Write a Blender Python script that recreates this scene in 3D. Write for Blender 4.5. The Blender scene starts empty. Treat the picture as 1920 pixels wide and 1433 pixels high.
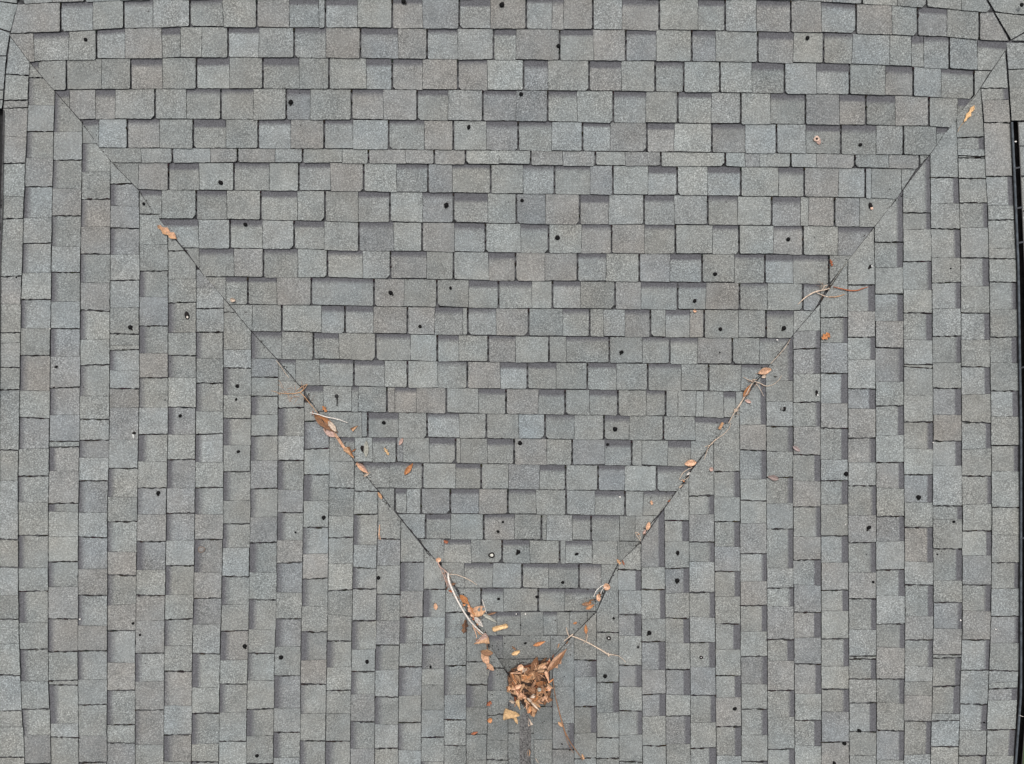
import bpy, bmesh, math, random
import numpy as np
from mathutils import Vector, noise
random.seed(7)
sc = bpy.context.scene
C = sc.collection
# ------------------------------------------------------------ camera, world, sun
CAMZ = 8.0
FP = 1400.0                      # focal length in pixels of a 1920-pixel-wide frame
cam_d = bpy.data.cameras.new('camera'); cam = bpy.data.objects.new('camera', cam_d); C.objects.link(cam)
cam.location = (0, 0, CAMZ); cam.rotation_euler = (0, 0, 0)
cam_d.sensor_width = 36; cam_d.lens = 36*FP/1920; cam_d.clip_start = 0.05; cam_d.clip_end = 500
sc.camera = cam
SUN_EL, SUN_AZ = 70, -2          # azimuth clockwise from +Y (the top of the picture)
w = bpy.data.worlds.new('World'); sc.world = w; w.use_nodes = True
nt = w.node_tree
sky = nt.nodes.new('ShaderNodeTexSky'); sky.sky_type = 'NISHITA'; sky.sun_disc = False
sky.sun_elevation = math.radians(SUN_EL); sky.sun_rotation = math.radians(SUN_AZ)
sky.dust_density = 5.0; sky.air_density = 1.0; sky.ozone_density = 1.0
hs = nt.nodes.new('ShaderNodeHueSaturation'); hs.inputs['Saturation'].default_value = 0.25
nt.links.new(sky.outputs[0], hs.inputs['Color'])
nt.links.new(hs.outputs[0], nt.nodes['Background'].inputs[0])
nt.nodes['Background'].inputs[1].default_value = 0.1
sl = bpy.data.lights.new('sun', 'SUN'); sl.energy = 1.3; sl.angle = math.radians(14); sl.color = (1, .985, .955)
so = bpy.data.objects.new('sun', sl); C.objects.link(so)
e, a = math.radians(SUN_EL), math.radians(SUN_AZ)
sd = Vector((math.sin(a)*math.cos(e), math.cos(a)*math.cos(e), math.sin(e)))
so.rotation_euler = sd.to_track_quat('Z', 'Y').to_euler()
sc.view_settings.view_transform = 'Standard'; sc.view_settings.look = 'None'
sc.view_settings.gamma = 1; sc.view_settings.exposure = 0.565

# ------------------------------------------------------------ roof planes
def ray(u, v): return Vector(((u-960)/FP, -(v-716.5)/FP, -1))
def p3(u, v, d): return Vector((0, 0, CAMZ)) + ray(u, v)*d
Z0, Z1 = 4.57, 3.80
P0, P1, P2 = p3(1001, 1272, Z0), p3(18, 66, Z1), p3(1885, 95, Z1)
class Plane:
    def __init__(s, a, b, c):
        s.o = a; s.n = (b-a).cross(c-a).normalized()
        if s.n.z < 0: s.n = -s.n
    def hit(s, u, v, h=0.0):
        r = ray(u, v); o = Vector((0, 0, CAMZ)); q = s.o + s.n*h
        return o + r*((q-o).dot(s.n)/r.dot(s.n))
    def depth(s, u, v): return CAMZ - s.hit(u, v).z
PC = Plane(P0, P1, P2)
PL = Plane(P0, P1, P0+Vector((0, -1, 0)))
PR = Plane(P0, P2, P0+Vector((0, -1, 0)))
def surf(u, v): return min((PC, PL, PR), key=lambda p: p.depth(u, v))
VLp = [(-90,-70),(18,67),(55,116),(102,171),(151,226),(187,278),(208,303),(261,358),(295,410),(345,466),(385,520),(429,570),(467,617),(519,673),(569,732),(596,771),(664,865),(710,922),(737,957),(782,1008),(801,1037),(838,1072),(860,1110),(881,1160),(911,1194),(925,1233),(950,1265),(1001,1272)]
VRp = [(2050,-110),(1885,95),(1858,134),(1826,185),(1794,218),(1782,238),(1744,290),(1719,316),(1694,355),(1682,372),(1640,425),(1598,479),(1590,488),(1555,532),(1538,569),(1488,627),(1444,684),(1411,716),(1380,775),(1340,827),(1310,858),(1278,912),(1245,955),(1217,985),(1203,1015),(1159,1057),(1139,1097),(1119,1147),(1075,1191),(1036,1233),(1025,1262),(1001,1272)]
vlx, vly = [p[0] for p in VLp], [p[1] for p in VLp]
vrx, vry = [p[0] for p in VRp], [p[1] for p in VRp]
def xVL(y): return float(np.interp(y, vly, vlx))
def yVL(x): return float(np.interp(x, vlx, vly))
def xVR(y): return float(np.interp(y, vry, vrx))
def yVR(x): return float(np.interp(x, vrx[::-1], vry[::-1]))
def hipL(y): return float(np.interp(y, [-170,-50,8,60,66], [120,62,33,20,18]))
def hipR(y): return float(np.interp(y, [-170,0,78,97], [1755,1849,1894,1885]))

# ------------------------------------------------------------ materials
def new_mat(name):
    m = bpy.data.materials.new(name); m.use_nodes = True
    t = m.node_tree; b = t.nodes['Principled BSDF']
    return m, t, b
def N(t, kind, **kw):
    n = t.nodes.new(kind)
    for k, v in kw.items():
        if k in n.inputs: n.inputs[k].default_value = v
        else: setattr(n, k, v)
    return n
def mathn(t, op, a, b=None, c=None, clamp=False):
    n = t.nodes.new('ShaderNodeMath'); n.operation = op; n.use_clamp = clamp
    for i, v in enumerate((a, b, c)):
        if v is None: continue
        if hasattr(v, 'links'): t.links.new(v, n.inputs[i])
        else: n.inputs[i].default_value = v
    return n.outputs[0]
def ramp(t, fac, pts):
    n = t.nodes.new('ShaderNodeValToRGB'); t.links.new(fac, n.inputs[0]); e = n.color_ramp.elements
    while len(e) < len(pts): e.new(.5)
    for el, (p, c) in zip(e, pts): el.position = p; el.color = (c, c, c, 1) if not isinstance(c, tuple) else c+(1,)
    return n.outputs[0]
def mix(t, f, a, b, mode='MIX'):
    n = t.nodes.new('ShaderNodeMix'); n.data_type = 'RGBA'; n.blend_type = mode
    for i, v in ((0, f), (6, a), (7, b)):
        if hasattr(v, 'links'): t.links.new(v, n.inputs[i])
        else: n.inputs[i].default_value = v if i == 0 else tuple(v)+(1,)
    return n.outputs[2]
def granules():
    m, t, b = new_mat('granule_shingle')
    co = N(t, 'ShaderNodeTexCoord').outputs['Object']
    col = N(t, 'ShaderNodeAttribute', attribute_name='tone')
    uv = N(t, 'ShaderNodeUVMap', uv_map='band').outputs[0]
    sx = N(t, 'ShaderNodeSeparateXYZ'); t.links.new(uv, sx.inputs[0])
    def noi(scale, detail=2, rough=.5, dist=0.0):
        n = N(t, 'ShaderNodeTexNoise', Scale=scale, Detail=detail, Roughness=rough, Distortion=dist); t.links.new(co, n.inputs['Vector']); return n
    g1 = noi(150, 2, .6, .6).outputs[0]; g2 = noi(330, 1, .5).outputs[0]
    v = N(t, 'ShaderNodeTexVoronoi', Scale=150.0); t.links.new(co, v.inputs['Vector'])
    gs = mathn(t, 'ADD', mathn(t, 'MULTIPLY', g1, .62), mathn(t, 'ADD', mathn(t, 'MULTIPLY', g2, .2), mathn(t, 'MULTIPLY', mathn(t, 'SUBTRACT', 1.0, v.outputs['Distance']), .18)))
    sp = ramp(t, gs, [(.42, .50), (.50, .86), (.56, 1.15), (.64, 1.8)])
    sp = mix(t, ramp(t, noi(5, 3, .6).outputs[0], [(.3, .08), (.7, .6)]), sp, (1, 1, 1))
    # shadow-line granules: a darker printed band at the head of some tabs
    soft = mathn(t, 'MAXIMUM', col.outputs['Alpha'], .02)
    rag = mathn(t, 'MULTIPLY', mathn(t, 'SUBTRACT', noi(45, 2).outputs[0], .5), .26)
    bd = mathn(t, 'DIVIDE', mathn(t, 'ADD', mathn(t, 'SUBTRACT', sx.outputs[1], sx.outputs[0]), mathn(t, 'MULTIPLY', rag, mathn(t, 'ADD', soft, .12))), soft, None, True)
    bd = mathn(t, 'MULTIPLY', bd, mathn(t, 'GREATER_THAN', sx.outputs[1], .01))
    big = ramp(t, noi(1.6, 4, .6).outputs[0], [(.3, .92), (.7, 1.07)])
    med = ramp(t, noi(11, 3, .6).outputs[0], [(.3, .88), (.7, 1.11)])
    base = mix(t, 1.0, col.outputs['Color'], sp, 'MULTIPLY')
    hue = ramp(t, noi(3.3, 3, .6).outputs[0], [(.32, (1.03, .995, .965)), (.68, (.965, 1.0, 1.03))])
    base = mix(t, 1.0, base, hue, 'MULTIPLY')
    # damp, dirt-darkened granules round the low point where the slopes drain
    vd = N(t, 'ShaderNodeVectorMath', operation='DISTANCE'); t.links.new(co, vd.inputs[0]); vd.inputs[1].default_value = (P0.x-.02, P0.y-.10, P0.z)
    dd = mathn(t, 'ADD', vd.outputs['Value'], mathn(t, 'MULTIPLY', mathn(t, 'SUBTRACT', noi(7, 4, .65).outputs[0], .5), .9))
    base = mix(t, 1.0, base, ramp(t, dd, [(.12, .70), (.65, 1.0)]), 'MULTIPLY')
    base = mix(t, 1.0, base, big, 'MULTIPLY'); base = mix(t, 1.0, base, med, 'MULTIPLY')
    dark = mix(t, 1.0, (.098, .097, .104), ramp(t, gs, [(.40, .72), (.68, 1.4)]), 'MULTIPLY')
    base = mix(t, mathn(t, 'MULTIPLY', bd, .97), base, dark)
    # fine hair cracks and scuffs that follow no tab
    mp = N(t, 'ShaderNodeMapping'); mp.inputs['Scale'].default_value = (3.2, 14, 8); mp.inputs['Rotation'].default_value = (0, 0, .25); t.links.new(co, mp.inputs[0])
    cr = N(t, 'ShaderNodeTexNoise', Scale=1.6, Detail=5.0, Distortion=1.4); t.links.new(mp.outputs[0], cr.inputs['Vector'])
    cl = ramp(t, mathn(t, 'ABSOLUTE', mathn(t, 'SUBTRACT', cr.outputs[0], .5)), [(0.0, .22), (.006, .0)])
    base = mix(t, mathn(t, 'MULTIPLY', cl, mathn(t, 'GREATER_THAN', noi(4.5, 1).outputs[0], .56)), base, (.05, .05, .052))
    # small scattered dirt flecks
    fl = ramp(t, noi(26, 3, .7).outputs[0], [(.72, 0.0), (.78, .55)])
    base = mix(t, fl, base, (.05, .048, .045))
    t.links.new(base, b.inputs['Base Color']); b.inputs['Roughness'].default_value = .9
    b.inputs['Specular IOR Level'].default_value = .25
    bp = N(t, 'ShaderNodeBump', Strength=.55, Distance=.004); t.links.new(gs, bp.inputs['Height']); t.links.new(bp.outputs[0], b.inputs['Normal'])
    return m
def plain(name, colr, rough=.85, ns=60, amp=.35, spec=.3):
    m, t, b = new_mat(name); co = N(t, 'ShaderNodeTexCoord').outputs['Object']
    n = N(t, 'ShaderNodeTexNoise', Scale=float(ns), Detail=3.0); t.links.new(co, n.inputs['Vector'])
    r = ramp(t, n.outputs[0], [(.3, 1-amp), (.7, 1+amp)])
    t.links.new(mix(t, 1.0, colr, r, 'MULTIPLY'), b.inputs['Base Color']); b.inputs['Roughness'].default_value = rough
    b.inputs['Specular IOR Level'].default_value = spec
    bp = N(t, 'ShaderNodeBump', Strength=.4, Distance=.002); t.links.new(n.outputs[0], bp.inputs['Height']); t.links.new(bp.outputs[0], b.inputs['Normal'])
    return m
def toned(name, ns, rough, spec=.3, amp=.3):
    m, t, b = new_mat(name); co = N(t, 'ShaderNodeTexCoord').outputs['Object']
    col = N(t, 'ShaderNodeAttribute', attribute_name='tone')
    n = N(t, 'ShaderNodeTexNoise', Scale=float(ns), Detail=4.0, Roughness=.65); t.links.new(co, n.inputs['Vector'])
    r = ramp(t, n.outputs[0], [(.3, 1-amp), (.7, 1+amp)])
    t.links.new(mix(t, 1.0, col.outputs['Color'], r, 'MULTIPLY'), b.inputs['Base Color']); b.inputs['Roughness'].default_value = rough
    b.inputs['Specular IOR Level'].default_value = spec
    bp = N(t, 'ShaderNodeBump', Strength=.5, Distance=.002); t.links.new(n.outputs[0], bp.inputs['Height']); t.links.new(bp.outputs[0], b.inputs['Normal'])
    return m
M_GR = granules()
M_EDGE = plain('asphalt_edge', (.026, .025, .027), .9, 90, .4)
M_UND = plain('slot_grit', (.062, .062, .064), .95, 45, .95)
M_LEAF = toned('dry_leaf', 95, .6, .35, .42)
M_TWIG = toned('dry_twig', 120, .75, .3, .3)
M_SEED = toned('seed_shell', 200, .75, .12, .3)
M_GUT = plain('gutter_paint', (.022, .018, .017), .55, 25, .5, .4)
M_LIP = plain('gutter_lip_paint', (.07, .08, .09), .6, 40, .4)
M_STRAP = plain('gutter_strap_paint', (.028, .03, .036), .6, 40, .4)
M_GROUND = plain('lawn', (.05, .075, .03), .95, 8, .5)

TONES = dict(l=(.230,.241,.236), w=(.232,.241,.230), g=(.214,.221,.211), m=(.204,.211,.210), b=(.217,.216,.206))

def tag(o, label=None, cat=None, group=None, kind=None):
    for k, v in (('label', label), ('category', cat), ('group', group), ('kind', kind)):
        if v: o[k] = v
    return o

# ------------------------------------------------------------ shingle builder
class Slope:
    def __init__(s): s.v = []; s.f = []; s.mi = []; s.tone = []; s.uv = []
    def poly(s, pts, plane, hfun, tone, dfun, bw, soft, wall=.010):
        """pts: picture-plane outline; hfun: lift above the deck; dfun: distance from the tab's head (px)"""
        k = len(s.v); n = len(pts)
        col = tone+(soft,)
        for (u, v) in pts: s.v.append(plane.hit(u, v, hfun(u, v)))
        s.f.append(tuple(range(k, k+n))); s.mi.append(0)
        for (u, v) in pts: s.tone.append(col); s.uv.append((dfun(u, v)/50.0, bw/50.0))
        for (u, v) in pts: s.v.append(plane.hit(u, v, hfun(u, v)-wall))
        for i in range(n):
            j = (i+1) % n
            s.f.append((k+i, k+n+i, k+n+j, k+j)); s.mi.append(1)
            for q in range(4): s.tone.append(col); s.uv.append((1, 0))
    def sheet(s, pts, plane, h, mi=2):
        k = len(s.v)
        for (u, v) in pts: s.v.append(plane.hit(u, v, h)); s.tone.append((.1, .1, .1, 0)); s.uv.append((1, 0))
        s.f.append(tuple(range(k, k+len(pts)))); s.mi.append(mi)
    def build(s, name, parent, label=None):
        # wind every face so its normal looks up / outward
        me = bpy.data.meshes.new(name); me.from_pydata([tuple(p) for p in s.v], [], s.f)
        for m in (M_GR, M_EDGE, M_UND): me.materials.append(m)
        me.polygons.foreach_set('material_index', s.mi)
        ca = me.color_attributes.new('tone', 'FLOAT_COLOR', 'CORNER'); ul = me.uv_layers.new(name='band')
        ca.data.foreach_set('color', [c for t4 in s.tone for c in t4])
        ul.data.foreach_set('uv', [c for t2 in s.uv for c in t2])
        me.update()
        o = bpy.data.objects.new(name, me); C.objects.link(o); o.parent = parent
        if label: o['label'] = label
        return o

def clip(pts, a, b, sign):
    """keep points on one side of the line a-b"""
    out = []
    def side(p): return sign*((b[0]-a[0])*(p[1]-a[1])-(b[1]-a[1])*(p[0]-a[0]))
    for i in range(len(pts)):
        p, q = pts[i], pts[(i+1) % len(pts)]
        sp, sq = side(p), side(q)
        if sp >= 0: out.append(p)
        if (sp >= 0) != (sq >= 0):
            t = sp/(sp-sq); out.append((p[0]+(q[0]-p[0])*t, p[1]+(q[1]-p[1])*t))
    return out
def area(pts): return sum(pts[i][0]*pts[(i+1) % len(pts)][1]-pts[(i+1) % len(pts)][0]*pts[i][1] for i in range(len(pts)))/2
def edge(p, q, amp, step=6.0):
    """points from p to q (q left out) with a slightly ragged run"""
    L = math.hypot(q[0]-p[0], q[1]-p[1]); n = max(1, int(L/step)); out = []
    nx, ny = -(q[1]-p[1])/max(L, 1e-6), (q[0]-p[0])/max(L, 1e-6)
    for i in range(n):
        t = i/n; j = 0 if i == 0 else amp*noise.noise(Vector((p[0]*.31+t*L*.16, p[1]*.27, 3.1)))*2 + random.gauss(0, amp*.22)
        out.append((p[0]+(q[0]-p[0])*t+nx*j, p[1]+(q[1]-p[1])*t+ny*j))
    return out
def vary(t, sp=.045):
    k = 1+random.gauss(0, sp); c = random.gauss(0, .008)
    return (t[0]*k*(1+c), t[1]*k, t[2]*k*(1-c))

# ---- centre slope: lower edge of every course, (x, y) in the photograph
ROWS = {
-3:[(0,-110),(960,-120),(1900,-90)], -2:[(0,-50),(960,-61),(1605,-50),(1900,-30)],
-1:[(0,9),(34,8.5),(114,4),(240,0),(400,-2),(960,-4),(1477,-1),(1605,7),(1675,9.5),(1775,17),(1900,27)],
0:[(20,63),(114,60),(234,53),(355,50),(636,52),(960,54),(1276,56),(1481,60),(1605,63),(1776,69),(1883,79)],
1:[(55,116),(184,110),(435,107),(636,109),(960,112),(1280,115),(1541,118),(1665,122),(1782,129),(1856,134)],
2:[(97,169),(368,165),(636,167),(960,169),(1280,172),(1464,175),(1591,177),(1709,180),(1826,185)],
3:[(144,226),(184,223),(636,224),(960,227),(1280,231),(1514,233),(1742,236),(1782,238)],
4:[(184,277),(486,278),(636,279),(960,282),(1280,285),(1568,288),(1742,291)],
5:[(214,305),(636,305),(960,309),(1280,311),(1602,315),(1719,317)],
6:[(251,355),(435,357),(636,358),(960,363),(1280,366),(1504,369),(1682,372)],
7:[(295,410),(486,412),(636,415),(960,419),(1280,421),(1447,423),(1640,425)],
8:[(348,465),(549,466),(640,469),(960,473),(1280,476),(1501,477),(1598,479)],
9:[(385,519),(616,520),(640,521),(960,526),(1280,529),(1548,532)],
10:[(429,570),(640,573),(960,578),(1280,580),(1494,582),(1530,583)],
11:[(466,620),(640,624),(960,630),(1280,632),(1488,634)],
12:[(519,673),(640,674),(960,679),(1280,682),(1444,684)],
13:[(556,722),(640,724),(960,729),(1280,732),(1400,734)],
14:[(596,771),(640,772),(960,776),(1280,780),(1380,784)],
15:[(628,819),(960,822),(1280,826),(1340,827)],
16:[(664,866),(960,870),(1280,874),(1310,874)],
17:[(700,915),(960,917),(1280,922)], 18:[(740,963),(960,964),(1240,967)], 19:[(780,1010),(960,1012),(1210,1015)],
20:[(830,1054),(1160,1058)], 21:[(841,1102),(1120,1104)], 22:[(870,1147),(1115,1147)], 23:[(880,1191),(1080,1191)],
24:[(900,1233),(960,1237),(1035,1233)], 25:[(920,1266),(1060,1266)]}
# tokens: S slot / s split at a zoomed x, tone, D = shadow-line band; A B C = thirds of the picture (x0 = 0, 640, 1280)
CELLS = {
0:"A s60b S340lD s520w S693lD s857l S1063gD s1248g S1437b s1620lD s1785l S1822lD B s90w S285bD s455m S660lD s835b S1035lD s1180bD s1245b S1408l s1572bD S1780w C s86gD S237l s413bD S605b s778lD S970b s1172w S1315mD s1480g S1660b",
1:"A s40b s190lD s385g S540lD s700b s907gD s1010g s1130g S1277lD s1450l S1647lD s1825b B S107mD s318b S480lD s652l S852wD s978b S1222gD s1412b S1592mD s1763w C S50mD s185g S420bD s620w S788gD s950l s1160w s1280gD s1350lD S1492l s1650gD",
2:"A s100bD s215g S372g s568g S733bD s910w S1100wD s1285g S1472gD s1675g S1842w B s140lD S285bD s455b S652bD s818w S1020mD s1157g S1387bD s1568g S1757gD C S5w S208w s388gD S570l s750lD S933w s1135bD S1290l s1447gD S1630g",
3:"A s250gD s390b s535bD s645l S868g s1043gD S1237gD s1418g S1603mD s1737g B S57bD s235b S425gD s598l S792mD s978m S1155wD s1320w S1522lD s1705g S1883wD C s160l S325w s492gD S687m s878bD S1025gD s1190b S1378g s1540gD",
4:"A s400gD s553l S713bD s893g S1082gD s1265g S1446lD s1628b S1815lD B s65l S265gD s465b S627w s812mD S990wD s1178l S1350lD s1505b S1710bD s1863w C S163bD s350l S525l s690gD S885gD s1083l S1235g s1420gD",
5:"A s500g s790l S965l s1178b S1330b s1540l S1695w B s5w S152b s360b S520b S695w s882w S1060b s1240b S1422g s1590b S1788w C S238w s350m s430g S605l s750b S963g s1155b S1325g",
6:"A s560g s775b S944gD s1115w S1310gD s1508w S1673lD s1850b B S125w s310lD S485m s622wD S836w s1018lD S1193gD s1393m S1520w s1718lD S1880w C s140lD S325w s537gD S680b s873l S1022l s1057g s1225g",
7:"A s720gD s905w S1099gD s1270g S1460wD s1665w S1820g B s95lD S272w s455mD S628lD s820w S980m s1143b S1334bD s1498l S1694lD s1865l C S140gD s308w S498mD s660w s705b S850m s990w",
8:"A s830gD s1112l S1288wD s1470l S1647gD s1815g B S98mD s293w S452b s633lD S807w s1005gD S1160w s1345bD S1513b s1697gD S1870w C s168gD S315w s508bD S673w s870mD",
9:"A S1000g s1115gD s1310b S1475gD s1668w S1833gD B s120l S275bD s478g S628g s825bD S975b s1140b S1322lD s1483w S1668m s1840lD C S108g s290gD S460lD s618gD S818g",
10:"A s1100g s1265wD S1388gD s1550b S1743lD B S183b s352g S535g s713wD S880wD s1067w S1182lD s1340g S1532b s1678gD S1882gD C s130b S318gD s475w S672mD s770g",
11:"A s1260g s1412g S1578w s1800lD B S20lD s180b S370b s523lD s680w S708lD s867b S1048g s1240wD S1390w s1468l s1588bD S1730g s1815lD C s40b S120g s313g S466wD s620g",
12:"A s1350gD s1578g S1755gD s1898g B S193gD s387w S537wD s658w S822bD s975w S1162g s1260gD S1500g s1685gD S1838wD C s85b S278g s430gD",
13:"A s1500gD s1655w s1790gD B S70lD s242w S370w s540gD S705b s890lD S1042gD s1203w S1377gD s1540g S1715gD s1903g C S145g s327gD",
14:"A s1650gD s1810g B s57gD s95g S255b s300bD s420b S588g s768gD S922b s1103gD S1253g s1390gD S1548g s1707gD S1815g s1885g C s75w s118g s230gD s298g",
15:"A s1750g B s115g S148gD s320g S480lD s660g S812g s993l S1140gD s1305g S1470gD s1612g S1803g C s70gD",
16:"A s1880gD B s75w s175gD S308m s345g s493gD S640g s668g s818gD S967b s1150g S1292m s1475lD S1625g s1683w s1828gD C s45g",
17:"B s40gD s272gD S455w s640gD S783w s935m s1110wD S1255g S1437mD s1588w S1765gD",
18:"B s180g S300gD s365l S447m S610mD s770b S932gD s1090w S1258l s1420gD S1588g s1690gD",
19:"B s300l S472gD s612w S797bD s970g S1120g s1150l s1293gD S1398gD s1557g s1645g",
20:"B s420g s575gD s727g S900gD s1055w S1222g s1255gD s1405g s1545g", 21:"B s560g s690gD s848l S1012gD s1160gD S1330bD s1455g",
22:"B s590g S783gD s908g S1102gD s1250gD s1425g", 23:"B s680gD s870gD s1003g s1130gD s1208g s1278g s1375g",
24:"B s750mD s905g s1170l", 25:"B s800g s1000g"}
SEG = dict(A=0, B=640, C=1280)
def parse(st, seg0):
    off = 0; out = []
    for tk in st.split():
        if tk in seg0: off = seg0[tk]; continue
        i = 1
        while i < len(tk) and (tk[i].isdigit()): i += 1
        out.append((tk[0], int(tk[1:i])/2.986+off, tk[i] if i < len(tk) else 'g', tk.endswith('D')))
    return out
def rline(r):
    p = ROWS[r]; xs = [a for a, _ in p]; ys = [b for _, b in p]
    return lambda x: float(np.interp(x, xs, ys))
def centre(slope):
    for r in range(-2, 26):
        top, bot = rline(r-1), rline(r)
        if r in CELLS: cells = parse(CELLS[r], SEG)
        else:
            cells = []; x = 20+random.random()*60; k = 0
            while x < 1960:
                cells.append(('S' if k % 2 == 0 else 's', x, random.choice('lgwbm'), k % 2 == 0)); x += random.choice((55, 61, 66)); k += 1
        yb = bot(1000); yt = top(1000)
        if r <= 0: xend = hipR(yt)+90
        else: xend = xVR(yt)+20
        for i, (ty, x0, tone, D) in enumerate(cells):
            nxt = cells[i+1] if i+1 < len(cells) else ('s', xend, 'g', False)
            x1 = nxt[1]
            if x1-x0 < 3: continue
            gl = 1.9 if ty == 'S' else .4; gr = 1.8 if nxt[0] == 'S' else .45
            s0 = 0 if ty == 'S' else (noise.noise(Vector((x0*.7, r*1.7, 0))))*3.5
            s1 = 0 if nxt[0] == 'S' else (noise.noise(Vector((x1*.7, r*1.7, 0))))*3.5
            xa, xb = x0+gl, x1-gr
            gt = .75+.6*random.random(); gb = .2
            dy = random.gauss(0, .5)
            c = []
            tl = (xa+s0*.5, top(xa)+gt); tr = (xb+s1*.5, top(xb)+gt)
            br = (xb-s1*.5, bot(xb)-gb+dy+random.gauss(0, .6)); bl = (xa-s0*.5, bot(xa)-gb+dy+random.gauss(0, .6))
            ch = random.choice((2.0,)*8+(4.5, 6.0)); cl_ = random.choice((2.0,)*8+(4.5,))
            c += edge(tl, tr, .35) + edge(tr, (br[0], br[1]-(ch*1.1 if nxt[0] == 'S' else 0)), .35)
            if nxt[0] == 'S': c += [(br[0], br[1]-ch*1.1)]; br2 = (br[0]-ch, br[1])
            else: br2 = br
            bl2 = (bl[0]+cl_, bl[1]) if ty == 'S' else bl
            c += edge(br2, bl2, .45)
            if ty == 'S': c += [bl2]; c += edge((bl[0], bl[1]-cl_*1.1), tl, .35)
            else: c += edge(bl2, tl, .35)
            # cut along the valleys (rows 1+) or the hips (rows <= 0)
            if r >= 1:
                ya, yc = top(xVL(yt))-0, bot(xVL(yb))+0
                A_, B_ = (xVL(ya)+.6, ya), (xVL(yc)+.6, yc)
                c = clip(c, A_, B_, -1)
                if len(c) > 2:
                    ya, yc = top(xVR(yt)), bot(xVR(yb))
                    c = clip(c, (xVR(ya)-.6, ya), (xVR(yc)-.6, yc), 1)
            else:
                ya, yc = top(hipL(yt)), bot(hipL(yb)); c = clip(c, (hipL(ya)+1, ya), (hipL(yc)+1, yc), -1)
                if len(c) > 2:
                    ya, yc = top(hipR(yt)), bot(hipR(yb)); c = clip(c, (hipR(ya)-1, ya), (hipR(yc)-1, yc), 1)
            if len(c) < 3 or abs(area(c)) < 14: continue
            H = bot(x0)-top(x0); up = 0 if D else .0030
            tw = random.gauss(0, .0012); xm = (x0+x1)/2
            hf = lambda u, v: .0005+up+.0062*max(0, min(1.1, (v-top(u))/H))+tw*(u-xm)/60
            bw = (H*.28*random.uniform(.75, 1.2)) if D else 0
            slope.poly(c, PC, hf, vary(TONES[tone]), lambda u, v: v-top(u), bw, random.uniform(.08, .22), wall=.010+up)

# ---- side slopes: column lines as (y, x)
VL_ = [
[(-200,-14),(205,5),(300,3),(400,2),(480,-2),(700,-6),(953,-10),(1433,-8),(1600,-8)],
[(-100,100),(-10,42),(8,33),(60,20),(116,17),(190,6),(201,52)] ,
]
LCOL = [
 [(60,57),(116,55),(200,52),(300,47),(409,43.5),(480,41.5),(564,39),(681,37),(781,35),(915,33.5),(1053,33.5),(1187,35),(1271,38),(1321,40),(1388,44),(1433,46),(1600,52)],
 [(170,103),(250,100),(300,99.5),(351,98),(408,97),(480,96),(614,94.8),(748,93),(832,92),(959,90),(1187,89.8),(1271,90.4),(1348,93.8),(1433,95.4),(1600,99)],
 [(230,154),(301,153.4),(368,152.4),(480,150.7),(614,150),(748,149),(848,148),(953,146.5),(1187,145),(1288,145.7),(1433,147.4),(1600,150)],
 [(300,206),(480,206.3),(614,205.3),(748,205),(850,203.6),(953,201),(1154,201),(1433,200),(1600,200)],
 [(358,261),(480,260.5),(748,260.5),(850,258.5),(953,256.7),(1120,254.5),(1254,252.8),(1433,253),(1600,253)],
 [(440,314),(480,314.8),(748,314.8),(953,312),(1087,309.8),(1187,307.4),(1433,306.4),(1600,305)],
 [(524,367.4),(714,367.4),(846,366),(953,365),(1120,362.7),(1221,360),(1433,358.3),(1600,357)],
 [(580,418.6),(960,418),(1120,415.3),(1221,412.6),(1355,410.2),(1433,409.6),(1600,409)],
 [(624,470.5),(781,470.5),(953,468.5),(1120,466.5),(1221,464.5),(1355,461.5),(1433,461),(1600,460)],
 [(674,521),(781,521.4),(953,519.9),(1120,517.4),(1254,514),(1355,512.4),(1433,511.7),(1600,511)],
 [(760,570),(848,570),(953,568.4),(1120,566),(1221,563.6),(1433,562),(1600,561)],
 [(815,617),(953,616),(1120,614.5),(1254,612),(1433,609.5),(1600,608)],
 [(865,664.4),(953,663),(1053,661.8),(1154,660),(1288,657.4),(1433,656),(1600,655)],
 [(922,708.6),(953,708.6),(1053,706.3),(1187,704.6),(1288,702.6),(1433,702),(1600,701)],
 [(980,751.5),(1053,750.5),(1187,748.8),(1288,747),(1433,746),(1600,745)],
 [(1027,794.7),(1104,794),(1187,792.4),(1288,789.7),(1433,789),(1600,788)],
 [(1097,835),(1187,834),(1288,832.5),(1433,832),(1600,831)],
 [(1187,874.4),(1254,873.8),(1433,873.4),(1600,873)],
 [(1233,914.6),(1355,913),(1433,912),(1600,911)],
 [(1270,952),(1600,952)], [(1270,1001),(1600,1001)]]
LEDGE = [(-200,-14),(199,0),(205,6),(300,4),(400,3),(480,-2),(700,-6),(953,-10),(1433,-8),(1600,-8)]
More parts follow.
